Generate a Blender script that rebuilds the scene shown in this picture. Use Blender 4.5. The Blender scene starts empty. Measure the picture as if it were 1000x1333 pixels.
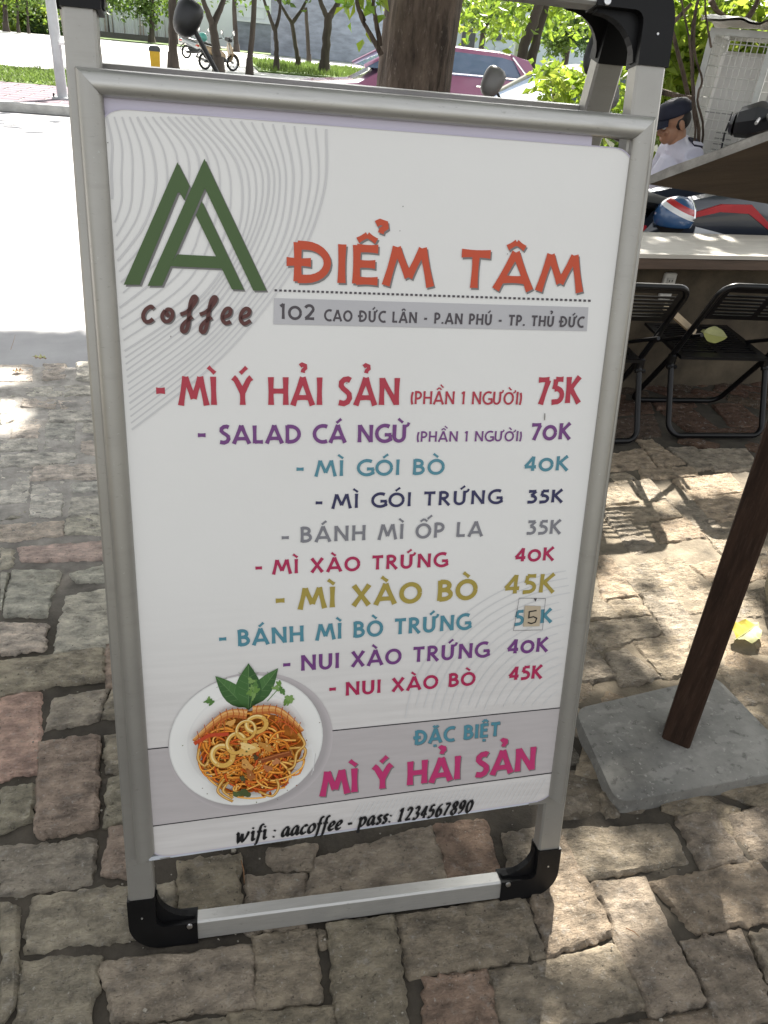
import bpy, math, random
from mathutils import Vector, Matrix, noise
random.seed(7)
C = bpy.context.scene.collection
scene = bpy.context.scene
# ---------------------------------------------------------------- camera
F, CX, CY = 985.0, 500.0, 666.5          # focal length and centre of the photograph in its own pixels
R = [[0.979357902, -0.025547582, 0.200512894], [-0.183472953, -0.528649779, 0.828774448], [0.084827914, -0.848455498, -0.522424629]]
H = 1.266405
camd = bpy.data.cameras.new('camera'); cam = bpy.data.objects.new('camera', camd); C.objects.link(cam)
camd.sensor_fit = 'VERTICAL'; camd.sensor_height = 36.0; camd.sensor_width = 27.0; camd.lens = F/1333.0*36.0
camd.clip_start = 0.05; camd.clip_end = 600
cam.matrix_world = Matrix(((R[0][0], -R[0][1], -R[0][2], 0), (R[1][0], -R[1][1], -R[1][2], 0), (R[2][0], -R[2][1], -R[2][2], H), (0, 0, 0, 1)))
scene.camera = cam
# ---------------------------------------------------------------- sky, sun, exposure
SUN_TO = Vector((0.385, 1.02, 1.0)).normalized()        # direction towards the sun
world = bpy.data.worlds.new('World'); scene.world = world; world.use_nodes = True
wn = world.node_tree; wn.nodes.clear()
wo = wn.nodes.new('ShaderNodeOutputWorld'); bg = wn.nodes.new('ShaderNodeBackground')
sky = wn.nodes.new('ShaderNodeTexSky'); sky.sky_type = 'NISHITA'; sky.sun_disc = False
sky.sun_elevation = math.asin(SUN_TO.z); sky.sun_rotation = math.atan2(SUN_TO.x, SUN_TO.y)
sky.air_density = 1.4; sky.dust_density = 3.5; sky.ozone_density = 0.6
hs = wn.nodes.new('ShaderNodeHueSaturation'); hs.inputs['Saturation'].default_value = 0.12
wn.links.new(sky.outputs[0], hs.inputs['Color']); wn.links.new(hs.outputs[0], bg.inputs['Color'])
bg.inputs['Strength'].default_value = 0.075
wn.links.new(bg.outputs[0], wo.inputs[0])
sd = bpy.data.lights.new('sun', 'SUN'); sd.energy = 5.0; sd.angle = math.radians(0.5); sd.color = (1.0, 0.94, 0.84)
so = bpy.data.objects.new('sun', sd); C.objects.link(so); so.location = (6, 12, 14)
so.rotation_euler = SUN_TO.to_track_quat('Z', 'Y').to_euler()
scene.view_settings.view_transform = 'Standard'; scene.view_settings.look = 'None'
scene.view_settings.exposure = 2.16; scene.view_settings.gamma = 1.0
scene.cycles.max_bounces = 8; scene.cycles.diffuse_bounces = 4; scene.cycles.glossy_bounces = 4
scene.cycles.transparent_max_bounces = 8; scene.cycles.use_denoising = True
# ---------------------------------------------------------------- measuring helpers
def ray(u, v):
    c = (u-CX, v-CY, F)
    return Vector([sum(R[i][j]*c[j] for j in range(3)) for i in range(3)])
def gp(u, v, z=0.0):                       # where the sight line of a measured pixel meets the level z
    r = ray(u, v); t = (z-H)/r.z
    return Vector((r.x*t, r.y*t, z))
def at(u, v, y):                           # ... and where it meets the upright plane at depth y
    r = ray(u, v); t = y/r.y
    return Vector((r.x*t, y, H+r.z*t))
PO = Vector((-0.1530803, 1.005026, 1.2191865)); PX = Vector((1, 0, 0)); PD = Vector((0.0, -0.2383949, -0.9711683)); PN = PX.cross(PD)
if PN.y > 0: PN = -PN
def P(a, b, n=0.0): return PO + PX*a + PD*b + PN*n        # panel of the sign: right, down, towards the viewer
def pan(u, v):
    r = ray(u, v); o = Vector((0, 0, H)); t = (PO-o).dot(PN)/r.dot(PN); q = o+r*t-PO
    return q.dot(PX), q.dot(PD)
# ---------------------------------------------------------------- mesh helpers
class MB:
    def __init__(s): s.v = []; s.f = []; s.m = []; s.c = []; s.mi = 0; s.col = (1, 1, 1)
    def add(s, vs, fs, col=None):
        o = len(s.v); s.v += [tuple(p) for p in vs]
        s.f += [tuple(i+o for i in f) for f in fs]; s.m += [s.mi]*len(fs)
        s.c += [col or s.col]*len(vs)
    def quad(s, a, b, c, d): s.add([a, b, c, d], [(0, 1, 2, 3)])
    def box(s, c, size, rot=None, bev=0.0):
        x, y, z = [q/2 for q in size]; rot = rot or Matrix.Identity(3); c = Vector(c)
        if bev <= 0:
            vs = [c+rot@Vector((i*x, j*y, k*z)) for i in (-1, 1) for j in (-1, 1) for k in (-1, 1)]
            s.add(vs, [(0, 1, 3, 2), (4, 6, 7, 5), (0, 4, 5, 1), (2, 3, 7, 6), (0, 2, 6, 4), (1, 5, 7, 3)]); return
        b = min(bev, x*.49, y*.49, z*.49)
        def ringv(xx, yy, zz): return [c+rot@Vector(p) for p in ((-xx+b, -yy, zz), (xx-b, -yy, zz), (xx, -yy+b, zz), (xx, yy-b, zz), (xx-b, yy, zz), (-xx+b, yy, zz), (-xx, yy-b, zz), (-xx, -yy+b, zz))]
        rs = [ringv(x-b, y-b, -z), ringv(x, y, -z+b), ringv(x, y, z-b), ringv(x-b, y-b, z)]
        vs = sum(rs, []); fs = [tuple(range(7, -1, -1)), tuple(range(24, 32))]
        for k in range(3):
            for i in range(8): fs.append((k*8+i, k*8+(i+1) % 8, k*8+8+(i+1) % 8, k*8+8+i))
        s.add(vs, fs)
    def tube(s, pts, r, n=8, cap=True, flat=None):
        pts = [Vector(p) for p in pts]; rr = r if isinstance(r, (list, tuple)) else [r]*len(pts)
        vs = []; up = None
        for i, p in enumerate(pts):
            t = (pts[min(i+1, len(pts)-1)]-pts[max(i-1, 0)]).normalized()
            if up is None:
                up = Vector((0, 0, 1)) if abs(t.z) < .9 else Vector((1, 0, 0))
            x = t.cross(up)
            if x.length < 1e-5: x = t.cross(Vector((0, 1, 0)))
            x.normalize(); up = x.cross(t).normalized()
            for k in range(n):
                a = 2*math.pi*(k+.5)/n
                vs.append(p+x*math.cos(a)*rr[i]+up*math.sin(a)*rr[i]*(flat or 1))
        fs = []
        for i in range(len(pts)-1):
            for k in range(n): fs.append((i*n+k, i*n+(k+1) % n, (i+1)*n+(k+1) % n, (i+1)*n+k))
        if cap: fs += [tuple(range(n-1, -1, -1)), tuple(range((len(pts)-1)*n, len(pts)*n))]
        s.add(vs, fs)
    def lathe(s, prof, c=(0, 0, 0), n=20, rot=None):
        rot = rot or Matrix.Identity(3); c = Vector(c); vs = []
        for r, z in prof:
            for k in range(n):
                a = 2*math.pi*k/n; vs.append(c+rot@Vector((r*math.cos(a), r*math.sin(a), z)))
        fs = []
        for i in range(len(prof)-1):
            for k in range(n): fs.append((i*n+k, i*n+(k+1) % n, (i+1)*n+(k+1) % n, (i+1)*n+k))
        s.add(vs, fs)
    def prism(s, poly, d, fn):             # outline in a plane, from depth d[0] to d[1]; fn(a, b, n) gives the point
        k = len(poly)
        vs = [fn(a, b, d[0]) for a, b in poly]+[fn(a, b, d[1]) for a, b in poly]
        fs = [tuple(range(k-1, -1, -1)), tuple(range(k, 2*k))]+[(i, (i+1) % k, k+(i+1) % k, k+i) for i in range(k)]
        s.add(vs, fs)
    def loft(s, rings, cap=True):
        n = len(rings[0]); vs = [p for r in rings for p in r]; fs = []
        for i in range(len(rings)-1):
            for k in range(n): fs.append((i*n+k, i*n+(k+1) % n, (i+1)*n+(k+1) % n, (i+1)*n+k))
        if cap: fs += [tuple(range(n-1, -1, -1)), tuple(range((len(rings)-1)*n, len(rings)*n))]
        s.add(vs, fs)
    def ball(s, c, r, rot=None, n=12, m=8):
        rot = rot or Matrix.Identity(3); c = Vector(c); r = r if isinstance(r, (tuple, list)) else (r, r, r)
        vs = []; fs = []
        for i in range(m+1):
            t = math.pi*(i+.02)/(m+.04)
            for k in range(n):
                a = 2*math.pi*k/n
                vs.append(c+rot@Vector((r[0]*math.sin(t)*math.cos(a), r[1]*math.sin(t)*math.sin(a), r[2]*math.cos(t))))
        for i in range(m):
            for k in range(n): fs.append((i*n+k, (i+1)*n+k, (i+1)*n+(k+1) % n, i*n+(k+1) % n))
        fs += [tuple(range(n)), tuple(range((m+1)*n-1, m*n-1, -1))]
        s.add(vs, fs)
    def build(s, name, mats, parent=None, smooth=False, tint=False):
        me = bpy.data.meshes.new(name); off = Vector((0, 0, 0))
        p = parent
        chain = []
        while p is not None: chain.append(p); p = p.parent
        if chain and not getattr(s, 'local', False):
            for q in chain: off += q.location
        me.from_pydata([(x-off.x, y-off.y, z-off.z) for x, y, z in s.v], [], s.f)
        for m in (mats if isinstance(mats, (list, tuple)) else [mats]): me.materials.append(m)
        if any(s.m):
            me.polygons.foreach_set('material_index', s.m)
        if smooth: me.polygons.foreach_set('use_smooth', [True]*len(me.polygons))
        if tint:
            ca = me.color_attributes.new('tint', 'FLOAT_COLOR', 'POINT')
            ca.data.foreach_set('color', [w for c in s.c for w in (c[0], c[1], c[2], 1.0)])
        me.validate(); me.update()
        if smooth and hasattr(me, 'set_sharp_from_angle'): me.set_sharp_from_angle(angle=math.radians(40))
        o = bpy.data.objects.new(name, me); C.objects.link(o); o.parent = parent
        return o
def tag(o, label=None, cat=None, group=None, kind=None):
    if label: o['label'] = label
    if cat: o['category'] = cat
    if group: o['group'] = group
    if kind: o['kind'] = kind
    return o
def thing(name, loc, label, cat, group=None, rz=0.0):
    o = bpy.data.objects.new(name, None); C.objects.link(o); o.location = loc; o.rotation_euler.z = rz
    o.empty_display_size = .1
    return tag(o, label, cat, group)
def LB():                                  # a mesh given in the thing's own frame
    m = MB(); m.local = True; return m
def dup(root, loc, rz, label, group=None):
    r = root.copy(); C.objects.link(r); r.location = loc; r.rotation_euler.z = rz; r['label'] = label
    if group: r['group'] = group
    for ch in list(root.children):
        c = ch.copy(); C.objects.link(c); c.parent = r
        for g in ch.children:
            d = g.copy(); C.objects.link(d); d.parent = c
    return r
# ---------------------------------------------------------------- materials
def mat(name, col, rough=.6, metal=0.0, var=.12, scale=8.0, bump=0.0, bscale=60.0, tint=False, col2=None, spec=.5, coat=0.0, stretch=None, trans=0.0, detail=5.0, bdist=.004):
    m = bpy.data.materials.new(name); m.use_nodes = True; nt = m.node_tree; b = nt.nodes['Principled BSDF']
    L = nt.links.new
    tc = nt.nodes.new('ShaderNodeTexCoord'); mp = nt.nodes.new('ShaderNodeMapping'); L(tc.outputs['Object'], mp.inputs[0])
    if stretch: mp.inputs['Scale'].default_value = stretch
    n = nt.nodes.new('ShaderNodeTexNoise'); n.inputs['Scale'].default_value = scale; n.inputs['Detail'].default_value = detail; n.inputs['Roughness'].default_value = .62
    L(mp.outputs[0], n.inputs['Vector'])
    rp = nt.nodes.new('ShaderNodeValToRGB'); rp.color_ramp.elements[0].position = .3; rp.color_ramp.elements[1].position = .72
    c2 = col2 or tuple(min(1, c*(1+var)) for c in col)
    rp.color_ramp.elements[0].color = (*[c*(1-var) for c in col], 1); rp.color_ramp.elements[1].color = (*c2, 1)
    L(n.outputs['Fac'], rp.inputs[0]); out = rp.outputs[0]
    if tint:
        at_ = nt.nodes.new('ShaderNodeAttribute'); at_.attribute_name = 'tint'
        mx = nt.nodes.new('ShaderNodeMix'); mx.data_type = 'RGBA'; mx.blend_type = 'MULTIPLY'; mx.inputs['Factor'].default_value = 1
        L(out, mx.inputs['A']); L(at_.outputs['Color'], mx.inputs['B']); out = mx.outputs['Result']
    L(out, b.inputs['Base Color'])
    b.inputs['Roughness'].default_value = rough; b.inputs['Metallic'].default_value = metal
    b.inputs['Specular IOR Level'].default_value = spec; b.inputs['Coat Weight'].default_value = coat; b.inputs['Coat Roughness'].default_value = .06
    if bump:
        n2 = nt.nodes.new('ShaderNodeTexNoise'); n2.inputs['Scale'].default_value = bscale; n2.inputs['Detail'].default_value = 6; n2.inputs['Roughness'].default_value = .65
        L(mp.outputs[0], n2.inputs['Vector'])
        bp = nt.nodes.new('ShaderNodeBump'); bp.inputs['Strength'].default_value = bump; bp.inputs['Distance'].default_value = bdist
        L(n2.outputs['Fac'], bp.inputs['Height']); L(bp.outputs[0], b.inputs['Normal'])
    if trans:
        tr = nt.nodes.new('ShaderNodeBsdfTranslucent'); mixs = nt.nodes.new('ShaderNodeMixShader'); mixs.inputs[0].default_value = trans
        L(out, tr.inputs['Color']); L(b.outputs[0], mixs.inputs[1]); L(tr.outputs[0], mixs.inputs[2])
        L(mixs.outputs[0], nt.nodes['Material Output'].inputs['Surface'])
    return m
def layers(m, specs):                      # further stains and marks over a material's own colour
    nt = m.node_tree; pb = nt.nodes['Principled BSDF']; L = nt.links.new; src = pb.inputs['Base Color'].links[0].from_socket; tc = nt.nodes.new('ShaderNodeTexCoord')
    for sc, p0, p1, col, fac, st in specs:
        mp = nt.nodes.new('ShaderNodeMapping'); mp.inputs['Scale'].default_value = st; mp.inputs['Rotation'].default_value = (0, 0, .5); L(tc.outputs['Object'], mp.inputs[0])
        n = nt.nodes.new('ShaderNodeTexNoise'); n.inputs['Scale'].default_value = sc; n.inputs['Detail'].default_value = 8; n.inputs['Roughness'].default_value = .65; L(mp.outputs[0], n.inputs['Vector'])
        r = nt.nodes.new('ShaderNodeMapRange'); r.inputs['From Min'].default_value = p0; r.inputs['From Max'].default_value = p1; r.inputs['To Max'].default_value = fac; L(n.outputs['Fac'], r.inputs['Value'])
        x = nt.nodes.new('ShaderNodeMix'); x.data_type = 'RGBA'; x.inputs['B'].default_value = (*col, 1); L(r.outputs[0], x.inputs['Factor']); L(src, x.inputs['A']); src = x.outputs['Result']
    L(src, pb.inputs['Base Color'])
def glass(name, col=(.05, .06, .07), rough=.05):
    m = mat(name, col, rough, 0, .05, 3); m.node_tree.nodes['Principled BSDF'].inputs['Specular IOR Level'].default_value = .9; return m
def poly_arc(cx, cy, rx, ry, a0, a1, n=10):
    return [(cx+rx*math.cos(math.radians(a0+(a1-a0)*i/n)), cy+ry*math.sin(math.radians(a0+(a1-a0)*i/n))) for i in range(n+1)]
def smoothline(pts, k=6):                   # Catmull-Rom through the points
    pts = [Vector(p) for p in pts]; out = []
    for i in range(len(pts)-1):
        p0 = pts[max(i-1, 0)]; p1 = pts[i]; p2 = pts[i+1]; p3 = pts[min(i+2, len(pts)-1)]
        for j in range(k):
            t = j/k
            out.append(.5*((2*p1)+(-p0+p2)*t+(2*p0-5*p1+4*p2-p3)*t*t+(-p0+3*p1-3*p2+p3)*t**3))
    out.append(pts[-1]); return out
def nz(x, y, z=0.0, s=1.0): return noise.noise(Vector((x*s, y*s, z*s)))
# ================================================================ THE SETTING: ground, street, far side
M_soil = mat('soil', (.075, .066, .050), .95, var=.5, scale=14, bump=.8, bscale=90, tint=True, detail=8)
M_brick = mat('worn_brick', (.62, .62, .62), .9, var=.30, scale=21, bump=1.0, bscale=110, tint=True, detail=13, col2=(1.55, 1.5, 1.42), spec=.2, bdist=.012, stretch=(1, 1.7, 1))
def flecks(m):                              # pale lime flecks, dark pits and stained patches of old brick
    nt = m.node_tree; b = nt.nodes['Principled BSDF']; L = nt.links.new; src = b.inputs['Base Color'].links[0].from_socket
    tc = nt.nodes.new('ShaderNodeTexCoord')
    def layer(src, scale, p0, p1, col, fac, detail=6, off=0.0):
        mp = nt.nodes.new('ShaderNodeMapping'); mp.inputs['Location'].default_value = (off, off*.7, 0); L(tc.outputs['Object'], mp.inputs[0])
        n = nt.nodes.new('ShaderNodeTexNoise'); n.inputs['Scale'].default_value = scale; n.inputs['Detail'].default_value = detail; n.inputs['Roughness'].default_value = .7; L(mp.outputs[0], n.inputs['Vector'])
        r = nt.nodes.new('ShaderNodeMapRange'); r.inputs['From Min'].default_value = p0; r.inputs['From Max'].default_value = p1; r.inputs['To Max'].default_value = fac; L(n.outputs['Fac'], r.inputs['Value'])
        x = nt.nodes.new('ShaderNodeMix'); x.data_type = 'RGBA'; x.inputs['B'].default_value = (*col, 1); L(r.outputs[0], x.inputs['Factor']); L(src, x.inputs['A']); return x.outputs['Result']
    s = layer(src, 9, .52, .70, (.17, .15, .11), .2, 5, 3.0)
    s = layer(s, 150, .60, .72, (.56, .53, .48), .75, 4, 7.0)
    s = layer(s, 110, .60, .70, (.035, .03, .025), .8, 5, 1.0)
    s = layer(s, 38, .56, .70, (.46, .43, .39), .55, 8, 5.0)
    s = layer(s, 17, .56, .66, (.05, .042, .035), .45, 9, 11.0)
    L(s, b.inputs['Base Color'])
    b1 = b.inputs['Normal'].links[0].from_socket; mp = nt.nodes.new('ShaderNodeMapping'); mp.inputs['Scale'].default_value = (1, 2.2, 1); L(tc.outputs['Object'], mp.inputs[0])
    n = nt.nodes.new('ShaderNodeTexNoise'); n.inputs['Scale'].default_value = 42; n.inputs['Detail'].default_value = 8; n.inputs['Roughness'].default_value = .7; L(mp.outputs[0], n.inputs['Vector'])
    bp = nt.nodes.new('ShaderNodeBump'); bp.inputs['Strength'].default_value = .9; bp.inputs['Distance'].default_value = .014; L(n.outputs['Fac'], bp.inputs['Height']); L(b1, bp.inputs['Normal']); L(bp.outputs[0], b.inputs['Normal'])
flecks(M_brick)
M_asph = mat('asphalt', (.30, .30, .31), .9, var=.12, scale=5, bump=.5, bscale=220)
M_conc = mat('concrete', (.36, .36, .35), .85, var=.2, scale=7, bump=.4, bscale=80)
M_pave = mat('purple_paver', (.105, .072, .095), .9, var=.1, scale=4)
M_earth = mat('earth', (.085, .08, .06), .95, var=.3, scale=.8)
M_grass = mat('grass_blade', (.13, .19, .045), .8, var=.35, scale=3, trans=.3)
M_turf = mat('turf', (.085, .14, .03), .95, var=.45, scale=2.0)
b = MB(); b.quad((-300, -60, -.16), (300, -60, -.16), (300, 400, -.16), (-300, 400, -.16)); tag(b.build('ground', M_earth), kind='structure')
EDGE = gp(40, 476).y                        # where the bricks meet the street
KY = gp(40, 148, -.1).y
b = MB(); n = 40
b.quad((-60, EDGE-.02, -.06), (60, EDGE-.02, -.06), (60, KY, -.1), (-60, KY, -.1)); tag(b.build('street', M_asph), kind='structure')
# ---- bricks, measured one by one where the photograph shows them
LEFT = """0,473 42,473 42,495 0,496|57,473 85,472 86,493 56,494|100,471 130,471 130,494 99,494|0,503 80,502 79,515 0,516|84,501 130,501 130,514 85,515|30,518 75,519 72,531 28,530
0,520 20,522 22,545 0,553|76,521 132,522 132,533 80,533|65,535 132,535 132,548 66,549|18,538 55,540 48,569 14,569|60,552 98,551 97,584 56,585|108,549 135,549 135,562 107,563|0,571 50,569 48,586 0,588
105,572 136,570 136,600 107,588|3,593 96,588 97,603 4,608|48,607 136,603 136,622 42,625|0,612 43,611 36,653 0,654|40,630 85,626 80,668 38,672|92,630 138,625 138,640 95,642|93,648 140,645 140,668 90,672
0,661 35,657 33,672 0,678|0,681 82,676 82,696 0,705|88,674 142,668 142,697 86,694|28,712 144,704 144,728 30,729|0,712 18,714 17,735 0,740|90,745 146,730 148,756 100,756|17,742 78,742 60,800 4,798
85,775 140,765 146,842 72,847|0,745 12,745 2,790 0,790|0,810 62,812 58,843 0,850|0,860 133,842 132,883 0,901|137,840 158,838 158,890 137,893|0,905 55,899 50,1000 0,1010|70,908 140,895 128,935 60,948
145,896 165,895 165,930 133,932|52,968 128,958 125,1070 47,1083|136,955 172,951 172,1000 138,1002|0,1023 45,1020 40,1065 0,1080|0,1098 122,1090 118,1148 0,1164|140,1012 176,1006 178,1070 135,1072
142,1075 182,1072 184,1140 133,1138|45,1165 196,1150 196,1215 34,1238|0,1175 26,1178 22,1300 0,1330|28,1250 128,1245 110,1350 18,1350|135,1252 325,1228 330,1308 150,1328|200,1148 230,1140 230,1204 200,1205|233,1120 310,1112 312,1195 235,1205"""
MIDB = """320,1140 397,1134 398,1205 322,1212|350,1104 415,1096 405,1130 357,1128|412,1115 560,1072 583,1147 402,1178|563,1072 632,1066 655,1142 588,1150|330,1218 410,1208 418,1298 335,1312|430,1205 512,1192 530,1335 440,1350
520,1190 678,1165 686,1246 536,1268|552,1272 632,1262 655,1350 555,1355|300,1316 435,1306 440,1350 300,1352|411,1210 426,1208 428,1230 415,1235|655,1083 702,1078 712,1142 668,1142|692,1165 733,1092 800,1213 716,1241
640,1262 798,1228 840,1310 660,1348|640,1160 684,1158 712,1240 694,1246|120,1345 290,1325 295,1370 120,1380"""
RIGHTB = """730,1078 871,1068 893,1120 757,1144|775,1150 840,1143 918,1298 845,1315|880,1063 930,1053 970,1120 915,1128|945,1060 1000,1047 1020,1115 985,1120|848,1147 985,1120 1030,1190 910,1213|893,1228 965,1212 1010,1320 940,1345
973,1215 1010,1208 1040,1260 1000,1275|806,1332 930,1309 950,1350 810,1355|733,1035 765,1030 772,1052 733,1060|775,1035 790,1030 808,1062 790,1062
771,725 795,722 830,773 784,780|766,772 785,782 810,803 764,806|788,781 830,776 850,800 812,803|764,809 850,804 858,825 780,846|755,838 766,833 803,880 750,888|790,851 815,844 862,880 808,892|822,832 895,828 900,876 864,882
800,738 843,731 870,763 832,771|835,773 870,767 920,828 868,832|842,730 890,728 940,790 880,800|930,862 985,880 1000,910 965,920|935,782 1000,762 1010,800 955,805|790,592 835,583 852,607 790,612|830,572 850,572 890,602 857,605
870,583 905,582 932,607 906,611|835,609 904,607 906,620 838,622|790,616 815,613 833,625 806,630|820,628 845,622 868,647 842,652|782,633 810,633 832,652 784,658|880,625 950,616 968,639 905,647|788,661 865,653 885,671 815,679
868,650 900,648 942,690 910,690|784,666 806,666 850,708 822,722|850,681 893,673 920,699 862,705|906,648 970,641 1000,666 926,680|915,691 970,681 1000,720 945,726|910,586 970,585 990,610 932,612|800,545 850,540 860,565 800,574
862,535 900,531 940,560 905,565|903,560 990,555 1000,564 915,567|930,526 962,524 1000,555 950,552|805,523 845,520 850,535 805,540|850,518 900,516 905,528 858,531|900,735 960,722 1000,750 940,765"""
def parse(s):
    return [[tuple(float(q) for q in p.split(',')) for p in t.split()] for t in s.replace('\n', '|').split('|')]
SPEC = {'905,55': 0}
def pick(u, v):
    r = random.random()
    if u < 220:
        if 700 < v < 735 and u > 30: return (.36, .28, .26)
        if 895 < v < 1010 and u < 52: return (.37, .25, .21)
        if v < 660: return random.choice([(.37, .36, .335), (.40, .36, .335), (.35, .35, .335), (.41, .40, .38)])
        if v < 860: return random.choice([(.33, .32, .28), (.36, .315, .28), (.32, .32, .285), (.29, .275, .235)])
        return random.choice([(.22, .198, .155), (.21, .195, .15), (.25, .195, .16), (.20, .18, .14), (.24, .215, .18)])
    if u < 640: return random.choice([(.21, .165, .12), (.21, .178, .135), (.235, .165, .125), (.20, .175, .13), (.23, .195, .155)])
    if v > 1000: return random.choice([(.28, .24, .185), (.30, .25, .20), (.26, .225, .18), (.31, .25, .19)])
    if v < 580: return random.choice([(.12, .07, .05), (.14, .08, .058), (.13, .09, .07)])  # dark red brick, deepened for the shade under chairs and counter
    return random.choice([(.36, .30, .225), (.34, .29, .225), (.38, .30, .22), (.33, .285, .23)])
def in_poly(x, y, q):
    c = False; j = len(q)-1
    for i in range(len(q)):
        if (q[i][1] > y) != (q[j][1] > y) and x < (q[j][0]-q[i][0])*(y-q[i][1])/(q[j][1]-q[i][1])+q[i][0]: c = not c
        j = i
    return c
bm_ = MB(); traced = []
def brick(c, col, seed, ztop, fine=True, grow=1.0):
    c = [Vector((p[0], p[1])) for p in c]; c_0 = sum(c, Vector((0, 0)))/4; c = [c_0+(p-c_0)*grow for p in c]
    L1 = ((c[1]-c[0]).length+(c[2]-c[3]).length)/2; L2 = ((c[3]-c[0]).length+(c[2]-c[1]).length)/2
    st = .0065 if fine else .025
    nu = max(5, min(34, int(L1/st))); nv = max(5, min(28, int(L2/st)))
    tx, ty = random.uniform(-.02, .02), random.uniform(-.03, .03)
    ctr = sum(c, Vector((0, 0)))/4
    vs = []; idx = {}
    rnd = min(.0050, .2*min(L1, L2)); cr = .3
    for j in range(nv+1):
        for i in range(nu+1):
            u = i/nu; v = j/nv
            p = c[0].lerp(c[1], u).lerp(c[3].lerp(c[2], u), v)
            du = min(u, 1-u)*L1; dv = min(v, 1-v)*L2; d = min(du, dv)
            # rounded corners and ragged edges
            if du < rnd*1.4 and dv < rnd*1.4:
                k = (1-du/(rnd*1.4))*(1-dv/(rnd*1.4)); p = p.lerp(ctr, .022*k)
            e = .55*math.exp(-d/.012)
            w = nz(p.x, p.y, seed, 22)*.006+nz(p.x, p.y, seed+3, 80)*.010
            dirc = (p-ctr); dl = dirc.length or 1
            p = p+dirc/dl*w*e*1.5
            z = ztop+tx*(p.x-ctr.x)+ty*(p.y-ctr.y)
            z += nz(p.x, p.y, seed+9, 9)*.0022+nz(p.x*1.0, p.y*1.8, seed+5, 34)*.0038+nz(p.x, p.y*1.5, seed+7, 95)*.0026-.004*max(0, nz(p.x, p.y, seed+1, 55)-.35)
            lip = rnd*(.7+.5*nz(p.x, p.y, seed+2, 20))
            if d < lip: z -= .007*(1-d/lip)**1.3
            vs.append((p.x, p.y, z))
    fs = []
    for j in range(nv):
        for i in range(nu):
            a = j*(nu+1)+i; fs.append((a, a+1, a+nu+2, a+nu+1))
    ring = [i for i in range(nu+1)]+[(j+1)*(nu+1)+nu for j in range(nv)]+[nv*(nu+1)+i for i in range(nu-1, -1, -1)]+[j*(nu+1) for j in range(nv-1, 0, -1)]
    o = len(vs)
    for k in ring:
        x, y, z = vs[k]; vs.append((x+(x-ctr.x)*.01, y+(y-ctr.y)*.01, -.06))
    m = len(ring)
    for k in range(m): fs.append((ring[(k+1) % m], ring[k], o+k, o+(k+1) % m))
    bm_.add(vs, fs, col)
sd_ = 0
for lst, gap in ((LEFT, .0), (MIDB, .0), (RIGHTB, .0)):
    for q in parse(lst):
        if len(q) != 4: continue
        u = sum(p[0] for p in q)/4; v = sum(p[1] for p in q)/4
        g = [gp(*p) for p in q]; sd_ += 3.7
        ar = 0
        for i in range(4): ar += g[i].x*g[(i+1) % 4].y-g[(i+1) % 4].x*g[i].y
        if ar < 0: g = [g[0], g[3], g[2], g[1]]
        col = pick(u, v); gy = .33*sum(col)*1.02; col = tuple(k*.84+gy*w_*.16 for k, w_ in zip(col, (1.06, 1, .88))); f_ = random.uniform(.90, 1.10)*(1.62 if u < 220 and v < 720 else 1.58 if u < 640 else 1.06); col = tuple(k*f_ for k in col)  # sky light put into the tint: bricks left of the sun patches brightened
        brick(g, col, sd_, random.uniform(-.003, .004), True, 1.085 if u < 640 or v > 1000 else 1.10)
        traced.append([(p.x, p.y) for p in g])
def near_traced(pts, grow=1.12):
    for t in traced:
        cx = sum(p[0] for p in t)/4; cy = sum(p[1] for p in t)/4
        if (cx-pts[0][0])**2+(cy-pts[0][1])**2 > 1.2: continue
        tt = [(cx+(p[0]-cx)*grow, cy+(p[1]-cy)*grow) for p in t]
        for p in pts:
            if in_poly(p[0], p[1], tt): return True
    return False
def fill(ox, oy, ang, bw, bh, nx, ny, ok, cols, fine=False):
    ca, sa = math.cos(ang), math.sin(ang); global sd_
    for j in range(ny):
        for i in range(nx):
            x0 = i*bw+(j % 2)*bw*.5+random.uniform(-.01, .01); y0 = j*bh
            g = .006
            q = [(x0+g, y0+g), (x0+bw-g, y0+g), (x0+bw-g, y0+bh-g), (x0+g, y0+bh-g)]
            q = [(ox+x*ca-y*sa+random.uniform(-.004, .004), oy+x*sa+y*ca+random.uniform(-.004, .004)) for x, y in q]
            c = (sum(p[0] for p in q)/4, sum(p[1] for p in q)/4)
            if not ok(*c): continue
            mids = [c]+q+[((q[k][0]+q[(k+1) % 4][0])/2, (q[k][1]+q[(k+1) % 4][1])/2) for k in range(4)]
            if near_traced(mids if ox < 0 else [c]+[(c[0]+(p[0]-c[0])*.8, c[1]+(p[1]-c[1])*.8) for p in q], 1.12 if ox < 0 else .97): continue
            sd_ += 3.7; f_ = random.uniform(.85, 1.1)
            brick(q, tuple(k*f_ for k in random.choice(cols)), sd_, random.uniform(-.004, .003), fine)
GREY = [(.30, .295, .28), (.27, .265, .245), (.25, .22, .20), (.22, .21, .18)]
SHADED_RED = [(.12, .065, .045), (.13, .075, .055), (.14, .09, .065), (.11, .08, .06)]  # red brick with the deep shade under the counter mixed into the colour
TAN = [(.34, .29, .22), (.32, .27, .21), (.36, .29, .215)]
fill(-3.4, EDGE-.005-13*.115, .0, .22, .115, 19, 13, lambda x, y: x < .75 and y < EDGE-.06 and not (y < 1.0 and x > 0), GREY)
fill(.0, 1.45, -.62, .17, .105, 26, 34, lambda x, y: x >= .75 and y < 3.25 and y > 2.05 and x < 3.6, SHADED_RED)
fill(.0, 1.45, -.62, .17, .105, 26, 34, lambda x, y: x >= .75 and y <= 2.05 and y > .5 and x < 3.6, TAN)
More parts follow.
